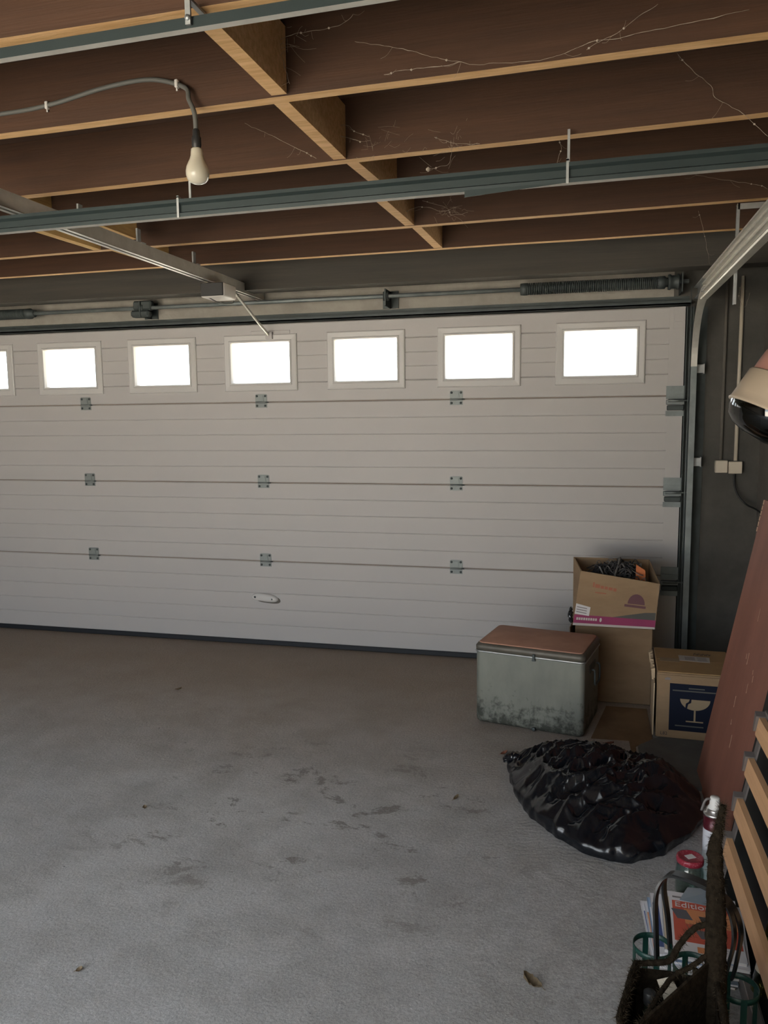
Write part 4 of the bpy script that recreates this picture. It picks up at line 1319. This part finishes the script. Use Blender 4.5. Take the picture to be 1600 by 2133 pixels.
def bag_point(ang, r):
    e = outl_s[ang % NA]
    x, y = BC.x + (e.x - BC.x) * r, BC.y + (e.y - BC.y) * r
    prof = max(0.0, 1 - r ** 3.0) ** 0.60
    top = 0.150
    top += 0.042 * math.exp(-(((x + 0.02) / 0.16) ** 2 + ((y - 3.13) / 0.17) ** 2))
    top += 0.045 * math.exp(-(((x - 0.30) / 0.10) ** 2 + ((y - 3.12) / 0.13) ** 2))
    top -= 0.020 * math.exp(-(((x - 0.19) / 0.05) ** 2 + ((y - 3.2) / 0.15) ** 2))
    top -= 0.03 * max(0.0, (-x - 0.1) / 0.2)
    z = top * prof
    p = Vector((x, y, 0))
    q = p + noise.noise_vector(p * 4.0) * 0.05
    u_, v_ = q.x * 0.86 + q.y * 0.5, -q.x * 0.5 + q.y * 0.86
    d1 = noise.voronoi(Vector((u_ * 5.0, v_ * 12.5, z * 5.0)))[0]
    d2 = noise.voronoi(Vector((u_ * 12.0 + 3, v_ * 23.0, z * 14.0)))[0]
    d3 = noise.voronoi(Vector((u_ * 44.0, v_ * 34.0 + 7, z * 34.0)))[0]
    c1, c2_, c3 = min(0.6, d1[1] - d1[0]), min(0.6, d2[1] - d2[0]), min(0.6, d3[1] - d3[0])
    fade = min(1.0, (1 - r) * 7) * (0.25 + 0.75 * prof)
    big = 0.55 + 0.9 * noise.noise(p * 6.0 + Vector((3, 9, 0)))
    z += fade * (-(c1 - 0.25) * 0.072 - (c2_ - 0.25) * 0.036 * (0.6 + big) - (c3 - 0.25) * 0.014 * max(0.3, big))
    # gathered skirt at the floor: edge billows out a little before tucking under
    bul = 0.022 * math.exp(-((z - 0.045) / 0.04) ** 2) * (r > 0.55)
    dx, dy = x - BC.x, y - BC.y
    l_ = math.hypot(dx, dy) + 1e-6
    crv = 1 + 0.7 * noise.noise(Vector((ang * 0.11, z * 22, 3)))
    return (x + dx / l_ * bul * crv, y + dy / l_ * bul * crv, max(0.0008, z))


vs = [bag_point(0, 0.0)]
for k in range(1, NR + 1):
    r = (k / NR) ** 0.85
    for a in range(NA):
        vs.append(bag_point(a, r))
fs = [(0, 1 + a, 1 + (a + 1) % NA) for a in range(NA)]
for k in range(NR - 1):
    for a in range(NA):
        b0 = 1 + k * NA
        fs.append((b0 + a, b0 + NA + a, b0 + NA + (a + 1) % NA, b0 + (a + 1) % NA))
bagm.add(vs, fs, 0, True)
bag = thing('bin_bag', 'large black plastic bin bag slumped on the floor before the boxes', 'bin bag', (0.08, 3.08, 0))
obj('bag_body', bagm, 'bag', bag)
m = MB()
kp = bez([(-0.245, 3.31, 0.055), (-0.268, 3.322, 0.060), (-0.290, 3.330, 0.058), (-0.306, 3.335, 0.048), (-0.308, 3.33, 0.030)], 5)
m.tube(kp, [0.028 + 0.010 * noise.noise(Vector((i * 0.7, 0, 0))) - 0.0006 * i for i in range(len(kp))], 12)
obj('tied_neck', m, 'bag', bag)

# ---- aerosol can
cn = thing('aerosol_can', 'maroon and white aerosol can with white nozzle and bent straw', 'spray can', (0.428, 2.63, 0))
cn.location = (0.386, 2.63, 0)
cn.location = (0.430, 2.632, 0)
prof = [(0.028, 0.0), (0.0325, 0.003), (0.0330, 0.008), (0.0330, 0.190), (0.0330, 0.236)]
obj('can_body', MB().lathe(prof, 32, 0, mi_fn=lambda i: 1 if i == 3 else 0), ['can_white', 'can_maroon'], cn, True)
obj('can_shoulder', MB().lathe([(0.0335, 0.235), (0.0348, 0.239), (0.0335, 0.244), (0.026, 0.246), (0.026, 0.256), (0.022, 0.258)], 32), 'can_metal', cn, True)
obj('nozzle', MB().lathe([(0.0215, 0.252), (0.0205, 0.262), (0.0165, 0.268), (0.0155, 0.292), (0.0135, 0.296)], 24), 'nozzle_white', cn, True)
obj('straw', MB().tube(bez([(-0.012, -0.002, 0.288), (-0.024, -0.003, 0.288), (-0.033, -0.004, 0.275), (-0.041, -0.006, 0.248)], 6), 0.0042, 8), 'grey_bar', cn, True)
m = MB()
for k in range(11):
    z = 0.178 - k * 0.0095
    a0, a1 = -2.05, -1.10 - (0.25 if k % 3 == 1 else 0)
    vs = []
    for i in range(7):
        a = a0 + (a1 - a0) * i / 6
        vs += [(0.0333 * math.cos(a), 0.0333 * math.sin(a), z), (0.0333 * math.cos(a), 0.0333 * math.sin(a), z + 0.0028)]
    m.add(vs, [(i * 2, i * 2 + 2, i * 2 + 3, i * 2 + 1) for i in range(6)])
obj('printed_lines', m, 'ink_soft', cn, True)

# ---- jar with red lid
jr = thing('glass_jar', 'empty glass jar with a red lid and white sticker', 'jar', (0.348, 2.535, 0))
obj('jar_body', MB().lathe([(0.034, 0.003), (0.040, 0.006), (0.043, 0.016), (0.043, 0.085), (0.040, 0.102), (0.036, 0.112), (0.036, 0.122), (0.033, 0.122), (0.033, 0.112), (0.037, 0.100), (0.040, 0.085), (0.040, 0.018), (0.036, 0.010), (0.002, 0.008)], 32, caps=(True, False)), 'jar_glass', jr, True)
obj('jar_lid', MB().lathe([(0.038, 0.116), (0.0415, 0.117), (0.0420, 0.128), (0.0405, 0.134), (0.036, 0.135), (0.034, 0.1335), (0.002, 0.1335)], 36), 'red_lid', jr, True)
obj('lid_sticker', MB().box((-0.014, -0.011, 0.1334), (0.014, 0.011, 0.1345), 0, 0, RZ(0.55)), 'paper', jr, True)

# ---- pile of magazines, each its own thing
mag_lab = [
    ('worn magazine at the very bottom of the pile, frayed cover', 'mag_cream', 'mag_grey'),
    ('second magazine from the floor in the pile, dark cover', 'mag_grey', 'mag_white'),
    ('third magazine from the floor in the pile, grey sleeve', 'sleeve', 'mag_white'),
    ('fourth magazine from the floor in the pile, cream cover', 'mag_cream', 'mag_sky'),
    ('magazine with blue and white striped cover, low in the pile', 'mag_white', 'mag_blue'),
    ('magazine with orange striped cover edge showing at left of the pile', 'mag_white', 'mag_orange'),
    ('pale blue magazine under the white one, left edge showing', 'mag_sky', 'mag_white'),
    ('white magazine with deep blue edge below the red one', 'mag_white', 'mag_blue'),
    ('mauve-white magazine sticking out right under the red cover', 'mag_white', 'mag_sky'),
    ('red covered magazine lettered Editions, topmost of the pile', 'mag_white', 'mag_red'),
]
MZ = 0.0
for k, (lab, m0, m1) in enumerate(mag_lab):
    th = 0.0065 if k < 4 else 0.0085
    cxm = 0.312 + (0.010 if k < 4 else -0.008 + 0.0065 * (k - 4)) + (0.03 if k == 8 else 0) + (0.012 if k == 9 else 0)
    cym = 2.268 + 0.012 * math.sin(k * 2.1)
    rz = (-0.06, 0.05, -0.02, 0.03, 0.055, 0.035, 0.015, 0.0, -0.10, -0.055)[k]
    hw, hl = 0.104, 0.143
    mg = thing('magazine', lab, 'magazine', (cxm, cym, MZ), rz, 'pile of magazines by the slatted panel')
    obj('pages', MB().box((-hw, -hl, 0.0006), (hw - 0.002, hl, th - 0.0006)), 'paper', mg, True)
    m = MB()
    m.box((-hw - 0.001, -hl - 0.001, 0.0), (hw, hl + 0.001, 0.0006)).box((-hw - 0.001, -hl - 0.001, th - 0.0006), (hw, hl + 0.001, th)).box((-hw - 0.001, -hl - 0.001, 0.0), (-hw, hl + 0.001, th))
    cv = obj('cover', m, m0, mg, True)
    z = th

    def pr(name, x0, y0, x1, y1, mat, skew=0.0, dz=0.0003, parent=cv):
        obj(name, MB().hexa([(x0, y0, z - 0.0001), (x1, y0, z - 0.0001), (x1 + skew, y1, z - 0.0001), (x0 + skew, y1, z - 0.0001), (x0, y0, z + dz), (x1, y0, z + dz), (x1 + skew, y1, z + dz), (x0 + skew, y1, z + dz)]), mat, parent, True)
    if k < 9:
        pr('cover_stripe', -hw + 0.003, -hl + 0.03, -hw + 0.020, hl - 0.05, m1)
        if k in (4, 5, 6):
            pr('cover_band', -hw + 0.003, -hl + 0.01, -hw + 0.009, hl - 0.02, ('mag_orange', 'mag_red', 'mag_blue')[k - 4], 0.010, 0.0005)
        if k == 8:
            pr('cover_photo', 0.03, -hl + 0.05, hw - 0.01, -hl + 0.12, 'mag_orange')
            pr('cover_photo', 0.02, -hl + 0.008, hw - 0.03, -hl + 0.04, 'mag_sky')
    else:
        pr('red_cover', -hw + 0.028, -hl + 0.050, hw - 0.004, hl - 0.045, 'mag_red')
        pr('orange_field', -hw + 0.060, -0.010, hw - 0.008, hl - 0.080, 'mag_orange', 0.0, 0.0005)
        pr('photo_square', -hw + 0.040, 0.010, -hw + 0.082, 0.055, 'mag_grey', -0.016, 0.0007)
        pr('photo_square', -hw + 0.098, -0.070, -hw + 0.140, -0.034, 'mag_grey', -0.014, 0.0007)
        pr('photo_square', -hw + 0.108, 0.000, -hw + 0.150, 0.034, 'ink', -0.010, 0.0007)
        pr('masthead_line', -hw + 0.030, hl - 0.030, hw - 0.030, hl - 0.022, 'ink_soft', 0, 0.0005)
        pr('fruit_photo', -hw + 0.085, -hl + 0.010, -hw + 0.135, -hl + 0.034, 'mag_orange', 0, 0.0005)
        pr('spine_strip', -hw + 0.001, -hl + 0.002, -hw + 0.020, hl - 0.03, 'mag_cream')
        text('lettering', 'Editions', 0.036, 'paper', TR(-hw + 0.034, hl - 0.075, z + 0.0008), cv)
    MZ += th + 0.0003
tag(obj('plastic_sleeve', MB().hexa([(0.30, 2.375, MZ), (0.43, 2.352, MZ), (0.425, 2.435, MZ + 0.012), (0.33, 2.44, MZ + 0.004), (0.30, 2.375, MZ + 0.001), (0.43, 2.352, MZ + 0.001), (0.425, 2.435, MZ + 0.013), (0.33, 2.44, MZ + 0.005)]), 'sleeve'), 'blue-grey plastic sleeve lying on top of the magazines', 'sleeve')

# ---- green bottle carrier
cr_ = thing('bottle_carrier', 'green metal bottle carrier with three rings and black strap handle', 'bottle carrier', (0.278, 1.905, 0), math.atan2(-0.108, 0.181))
RB = 0.0455


def band_ring(cx, cy, z, r, h=0.014, th=0.0022, n=36):
    m_ = MB()
    m_.lathe([(r, z), (r + th, z), (r + th, z + h), (r, z + h), (r, z)], n, 0, TR(cx, cy, 0), caps=(False, False))
    return m_


for cx in (-0.105, 0.0, 0.105):
    obj('ring', band_ring(cx, 0, 0.192, RB), 'carrier_green', cr_, True)
    obj('base_ring', band_ring(cx, 0, 0.030, RB), 'carrier_green', cr_, True)
    for a in (0.9, 2.4, -0.9, -2.3):
        x, y = cx + (RB + 0.001) * math.cos(a), (RB + 0.001) * math.sin(a)
        Mx = TR(x, y, 0) @ RZ(a)
        obj('strip', MB().box((-0.0012, -0.007, 0.0), (0.0012, 0.007, 0.205), 0, 0, Mx), 'carrier_green', cr_, True)
    m = MB()
    m.box((cx - RB, -0.006, 0.030), (cx + RB, 0.006, 0.0325)).box((cx - 0.006, -RB, 0.0325), (cx + 0.006, RB, 0.035))
    obj('base_cross', m, 'carrier_green', cr_, True)


def strap(pts, w, th=0.002):
    """flat strap along pts (local x/z plane path with y), width across y"""
    P = bez(pts, 8)
    vs, fs = [], []
    for i, p in enumerate(P):
        t_ = (P[min(i + 1, len(P) - 1)] - P[max(i - 1, 0)]).normalized()
        nrm = Vector((0, 1, 0)).cross(t_).normalized()
        for sy in (-w / 2, w / 2):
            for sn in (-th, th):
                vs.append(p + Vector((0, sy, 0)) + nrm * sn)
    for i in range(len(P) - 1):
        a, b = i * 4, i * 4 + 4
        fs += [(a, b, b + 1, a + 1), (a + 2, a + 3, b + 3, b + 2), (a, a + 2, b + 2, b), (a + 1, b + 1, b + 3, a + 3)]
    fs += [(0, 1, 3, 2), (len(P) * 4 - 4, len(P) * 4 - 2, len(P) * 4 - 1, len(P) * 4 - 3)]
    return MB().add(vs, fs)


for sy in (-1, 1):
    obj('handle_strap', strap([(-0.075, sy * 0.036, 0.19), (-0.082, sy * 0.032, 0.27), (-0.090, sy * 0.022, 0.35), (-0.080, sy * 0.010, 0.395), (-0.055, sy * 0.006, 0.415), (0.0, sy * 0.004, 0.419), (0.052, sy * 0.006, 0.412), (0.085, sy * 0.010, 0.385), (0.100, sy * 0.020, 0.33), (0.092, sy * 0.030, 0.26), (0.080, sy * 0.036, 0.19)], 0.019, 0.0026), 'strap_black', cr_, True)
obj('grip', strap([(-0.055, 0, 0.417), (-0.02, 0, 0.421), (0.02, 0, 0.421), (0.055, 0, 0.415)], 0.026, 0.004), 'strap_black', cr_, True)

# ---- hairy rope bottle basket in the near corner
bs = thing('rope_basket', 'dark hairy rope bottle basket with a tall central handle, nearest the camera', 'basket', (0.20, 1.62, 0))


def rough_tube(path, r, n=10, seed=0, amp=0.35):
    P = bez(path, 10)
    rr = r if isinstance(r, list) else [r] * len(path)
    out = []
    for i in range(len(P)):
        t_ = i / (len(P) - 1) * (len(rr) - 1)
        k = min(int(t_), len(rr) - 2)
        out.append(rr[k] + (rr[k + 1] - rr[k]) * (t_ - k))
    m_ = MB().tube(P, out, n)
    m_.v = [tuple(Vector(v) + noise.noise_vector(Vector(v) * 90 + Vector((seed, 0, 0))) * (amp * sum(rr) / len(rr) * 0.6)) for v in m_.v]
    return m_, P, out


fib = MB()
rq = random.Random(11)


def fuzz(P, R, count, ln=0.0095):
    for _ in range(count * 3):
        i = rq.randrange(len(P))
        d = Vector((rq.gauss(0, 1), rq.gauss(0, 1), rq.gauss(0, 1))).normalized()
        a = P[i] + d * R[i] * 0.8
        b = a + d * ln * rq.uniform(0.4, 1) + Vector((rq.gauss(0, 1), rq.gauss(0, 1), rq.gauss(0, 1))) * ln * 0.5
        s_ = d.orthogonal().normalized() * 0.0006
        fib.add([a - s_, a + s_, b], [(0, 1, 2)])


def rope(name, path, r, mat='fibre', count=120, seed=0):
    m_, P, R = rough_tube(path, r, 10, seed)
    fuzz(P, R, count)
    return obj(name, m_, mat, bs)


# tall handle post seen edge on
rope('handle_post', [(0.300, 1.735, 0.0), (0.300, 1.735, 0.2), (0.298, 1.735, 0.36), (0.294, 1.735, 0.47), (0.290, 1.735, 0.55), (0.287, 1.735, 0.605), (0.292, 1.735, 0.635), (0.296, 1.735, 0.665), (0.300, 1.735, 0.700)],
     [0.026, 0.025, 0.023, 0.0205, 0.0165, 0.0145, 0.0095, 0.008, 0.006], 'fibre', 1100, 1)
rope('rim_rope', [(0.285, 1.73, 0.36), (0.245, 1.71, 0.335), (0.205, 1.69, 0.318), (0.165, 1.63, 0.300), (0.128, 1.56, 0.290), (0.105, 1.53, 0.288)], 0.0055, 'fibre', 260, 2)
rope('rim_rope', [(0.285, 1.75, 0.415), (0.255, 1.76, 0.392), (0.225, 1.755, 0.352), (0.205, 1.745, 0.318), (0.170, 1.745, 0.306), (0.135, 1.74, 0.302)], 0.0065, 'fibre', 320, 3)
rope('rim_rope', [(0.135, 1.74, 0.302), (0.122, 1.70, 0.300), (0.108, 1.64, 0.296), (0.092, 1.575, 0.292), (0.100, 1.53, 0.288)], 0.0085, 'fibre', 400, 4)
rope('rim_rope', [(0.105, 1.53, 0.288), (0.15, 1.50, 0.285), (0.21, 1.50, 0.285), (0.28, 1.52, 0.290), (0.300, 1.62, 0.295), (0.300, 1.735, 0.300)], 0.009, 'fibre', 260, 5)
rope('divider_cord', [(0.255, 1.72, 0.325), (0.256, 1.715, 0.20), (0.257, 1.71, 0.02)], 0.006, 'fibre_pale', 40, 6)
# woven walls below the rims
foot = [(0.135, 1.74), (0.092, 1.575), (0.105, 1.53), (0.21, 1.50), (0.28, 1.52), (0.300, 1.735), (0.205, 1.745)]
wl = MB()
nw = 26
ring_pts = []
for i in range(len(foot)):
    a, b = Vector(foot[i]), Vector(foot[(i + 1) % len(foot)])
    for k in range(6):
        ring_pts.append(a.lerp(b, k / 6))
vs, fs = [], []
for j in range(nw):
    z = 0.004 + 0.288 * j / (nw - 1)
    for i, p in enumerate(ring_pts):
        b_ = 0.0035 * math.sin(i * math.pi + j * math.pi) + 0.004 * noise.noise(Vector((p.x * 60, p.y * 60, z * 60)))
        c0 = Vector((0.2, 1.63))
        d = (p - c0).normalized()
        vs.append((p.x + d.x * b_, p.y + d.y * b_, z))
N_ = len(ring_pts)
for j in range(nw - 1):
    for i in range(N_):
        fs.append((j * N_ + i, j * N_ + (i + 1) % N_, (j + 1) * N_ + (i + 1) % N_, (j + 1) * N_ + i))
wl.add(vs, fs)
wl.add([(p.x, p.y, 0.006) for p in ring_pts], [tuple(range(N_))])
obj('woven_wall', wl, 'fibre', bs)
dv = MB()
dv.hexa([(0.283, 1.735, 0.006), (0.290, 1.735, 0.006), (0.112, 1.535, 0.006), (0.105, 1.535, 0.006), (0.283, 1.728, 0.345), (0.290, 1.728, 0.345), (0.112, 1.545, 0.285), (0.105, 1.545, 0.285)])
obj('divider', dv, 'fibre', bs)
o = obj('loose_fibres', fib, 'fibre_pale', bs, kind='stuff')
b1 = thing('wine_bottle', 'dark glass bottle standing in the rope basket', 'bottle', (0.158, 1.678, 0.007))
obj('bottle_glass', MB().lathe([(0.020, 0.0), (0.030, 0.004), (0.031, 0.012), (0.031, 0.17), (0.027, 0.195), (0.014, 0.225), (0.012, 0.24), (0.012, 0.270)], 24), 'dark_bottle', b1, True)
obj('foil_cap', MB().lathe([(0.0128, 0.250), (0.0132, 0.252), (0.0132, 0.276), (0.011, 0.278)], 16), 'dark_plastic', b1, True)
m = MB()
m.add([(0.195, 1.700, 0.240), (0.228, 1.716, 0.258), (0.206, 1.722, 0.296), (0.176, 1.718, 0.286), (0.196, 1.702, 0.237), (0.229, 1.718, 0.255), (0.207, 1.724, 0.293), (0.177, 1.720, 0.283)], [(0, 1, 2, 3), (7, 6, 5, 4), (0, 4, 5, 1), (1, 5, 6, 2), (2, 6, 7, 3), (3, 7, 4, 0)])
tag(obj('torn_paper', m, 'mag_cream'), 'crumpled pale paper stuffed in the rope basket', 'paper')

# ---- leaves on the floor
def leaf(name, loc, rz, L_, W_, curl, mat, label):
    n, w_ = 10, 4
    vs, fs = [], []
    for i in range(n + 1):
        t_ = i / n
        hw_ = W_ * math.sin(math.pi * min(1, t_ * 0.98 + 0.02)) ** 0.7 * (1 + 0.2 * math.sin(i * 2.3))
        for j in range(-w_, w_ + 1):
            s_ = j / w_
            vs.append(((t_ - 0.5) * L_, s_ * hw_, 0.0015 + curl * (s_ * s_) * (0.4 + t_) + curl * 0.9 * (t_ - 0.35) ** 2 * 2))
    k = 2 * w_ + 1
    for i in range(n):
        for j in range(k - 1):
            fs.append((i * k + j, (i + 1) * k + j, (i + 1) * k + j + 1, i * k + j + 1))
    me = MB().add(vs, fs, 0, True)
    t_ = thing(name, label, 'leaf', loc, rz)
    obj('blade', me, mat, t_, True)
    obj('stalk', MB().tube([(-L_ * 0.5, 0, 0.003 + curl * 0.5), (-L_ * 0.62, 0.002, 0.003), (-L_ * 0.75, 0.004, 0.002)], 0.0009, 5), mat, t_, True)


leaf('dry_leaf', (-0.112, 2.010, 0), 2.9, 0.050, 0.017, 0.016, 'leaf', 'curled grey-brown dead leaf alone on the open floor')
leaf('dry_leaf', (-0.335, 3.48, 0), 0.6, 0.034, 0.011, 0.008, 'leaf_red', 'reddish dead leaf by the bin bag tied end')
leaf('dry_leaf', (0.135, 3.705, 0), 0.1, 0.040, 0.010, 0.006, 'leaf_red', 'reddish dead leaf behind the bag, before the cooler corner')
leaf('dry_leaf', (-2.229, 3.938, 0), 0.3, 0.035, 0.012, 0.008, 'leaf', 'small dark leaf on the brown floor below the door handle')
leaf('dry_leaf', (-0.481, 3.013, 0), 1.2, 0.036, 0.008, 0.005, 'leaf', 'thin dry leaf left of the bin bag')
leaf('dry_leaf', (-1.673, 2.654, 0), 2.2, 0.018, 0.009, 0.004, 'leaf', 'tiny dark leaf scrap farther left on the floor')
leaf('dry_leaf', (-1.350, 1.773, 0), 0.9, 0.018, 0.009, 0.004, 'leaf', 'tiny dark leaf scrap at lower left of the floor')

# ---- cobwebs on the joists
webs = [
    [(-0.606, 2.12, 2.514), (-0.528, 2.12, 2.493), (-0.427, 2.12, 2.461), (-0.327, 2.12, 2.429), (-0.23, 2.12, 2.415), (-0.1, 2.12, 2.416), (-0.031, 2.12, 2.431), (0.003, 2.12, 2.438), (0.06, 2.12, 2.442), (0.18, 2.12, 2.452), (0.349, 2.12, 2.468)],
    [(-0.529, 2.12, 2.422), (-0.465, 2.12, 2.425), (-0.396, 2.12, 2.425), (-0.327, 2.12, 2.429)],
    [(-0.019, 2.12, 2.422), (0.059, 2.12, 2.456), (0.081, 2.12, 2.47), (0.146, 2.12, 2.507)],
    [(-0.851, 2.13, 2.584), (-0.831, 2.13, 2.557), (-0.825, 2.13, 2.526), (-0.812, 2.13, 2.488), (-0.793, 2.13, 2.431)],
    [(-0.831, 2.13, 2.545), (-0.769, 2.13, 2.556), (-0.688, 2.13, 2.558), (-0.635, 2.13, 2.569), (-0.615, 2.13, 2.584)],
    [(-0.855, 2.68, 2.494), (-0.829, 2.68, 2.511), (-0.795, 2.68, 2.508), (-0.771, 2.68, 2.486), (-0.721, 2.68, 2.466)],
    [(-0.855, 2.68, 2.494), (-0.804, 2.68, 2.473), (-0.754, 2.68, 2.453)],
    [(-0.445, 2.68, 2.43), (-0.445, 2.68, 2.385), (-0.453, 2.68, 2.358), (-0.493, 2.68, 2.347), (-0.517, 2.68, 2.346)],
    [(-0.501, 2.68, 2.445), (-0.429, 2.68, 2.419), (-0.351, 2.68, 2.409)],
    [(-0.108, 2.9, 2.472), (-0.103, 2.9, 2.437), (-0.115, 2.9, 2.394)],
    [(-0.805, 3.6, 2.452), (-0.728, 3.6, 2.467), (-0.641, 3.6, 2.44), (-0.576, 3.6, 2.456)],
    [(-0.728, 3.6, 2.492), (-0.619, 3.6, 2.455), (-0.594, 3.6, 2.421), (-0.523, 3.6, 2.428)],
    [(0.242, 2.66, 2.61), (0.284, 2.66, 2.558), (0.34, 2.66, 2.504), (0.357, 2.66, 2.468), (0.423, 2.66, 2.428), (0.505, 2.66, 2.345)],
    [(-1.16, 2.66, 2.543), (-1.073, 2.66, 2.5), (-0.969, 2.66, 2.443), (-0.901, 2.66, 2.406)],
    [(0.423, 3.65, 2.521), (0.573, 3.65, 2.484), (0.665, 3.65, 2.463), (0.698, 3.65, 2.447)],
    [(0.497, 4.15, 2.491), (0.522, 4.15, 2.401), (0.545, 4.15, 2.30), (0.55, 4.15, 2.27)],
    [(0.777, 4.6, 2.214), (0.768, 4.6, 2.141), (0.799, 4.6, 2.09), (0.819, 4.6, 2.163)],
]
cw = MB()
rw = random.Random(9)
for path in webs:
    P = bez(path, 8)
    P = [p + noise.noise_vector(p * 40) * 0.004 for p in P]
    cw.tube(P, [0.00035 + 0.0008 * abs(noise.noise(p * 60)) for p in P], 4)
    for _ in range(3):
        p = rw.choice(P)
        e = p + Vector((rw.gauss(0, 0.03), rw.gauss(0, 0.006), rw.gauss(-0.01, 0.018)))
        cw.tube(bez([p, p.lerp(e, 0.5) + Vector((0, 0, -0.006)), e], 4), 0.0003, 3)
    for _ in range(2):
        p = rw.choice(P)
        cw.lathe([(0.0004, -0.003), (0.003, -0.001), (0.0032, 0.001), (0.0004, 0.003)], 6, 0, TR(*p))
cw.lathe([(0.0004, -0.008), (0.007, -0.003), (0.0075, 0.002), (0.0004, 0.008)], 8, 0, TR(-0.522, 2.68, 2.345))
for (cx_, cy_, cz_) in ((-0.80, 2.125, 2.52), (-0.62, 3.6, 2.445), (-0.70, 2.70, 2.45), (-0.45, 2.67, 2.42)):
    for _ in range(22):
        a = Vector((cx_ + rw.gauss(0, 0.05), cy_ + rw.gauss(0, 0.006), cz_ + rw.gauss(0, 0.03)))
        b = a + Vector((rw.gauss(0, 0.03), 0, rw.gauss(0, 0.018)))
        cw.tube(bez([a, a.lerp(b, 0.5) + Vector((0, 0, rw.gauss(0, 0.006))), b], 3), 0.0003, 3)
tag(obj('cobwebs', cw, 'web'), 'dusty cobweb strands hanging along the ceiling joists', 'cobweb', kind='stuff')

# repeats share a group
GROUPS = {'dry_leaf': 'fallen leaves on the floor', 'junction_box': 'surface boxes on the dark pier', 'conduit_pipe': 'conduits on the dark pier',
          'bent_tube': 'grey tubes in the open box'}
for ob in SC.objects:
    if ob.parent is None and ob.name.split('.')[0] in GROUPS:
        ob['group'] = GROUPS[ob.name.split('.')[0]]
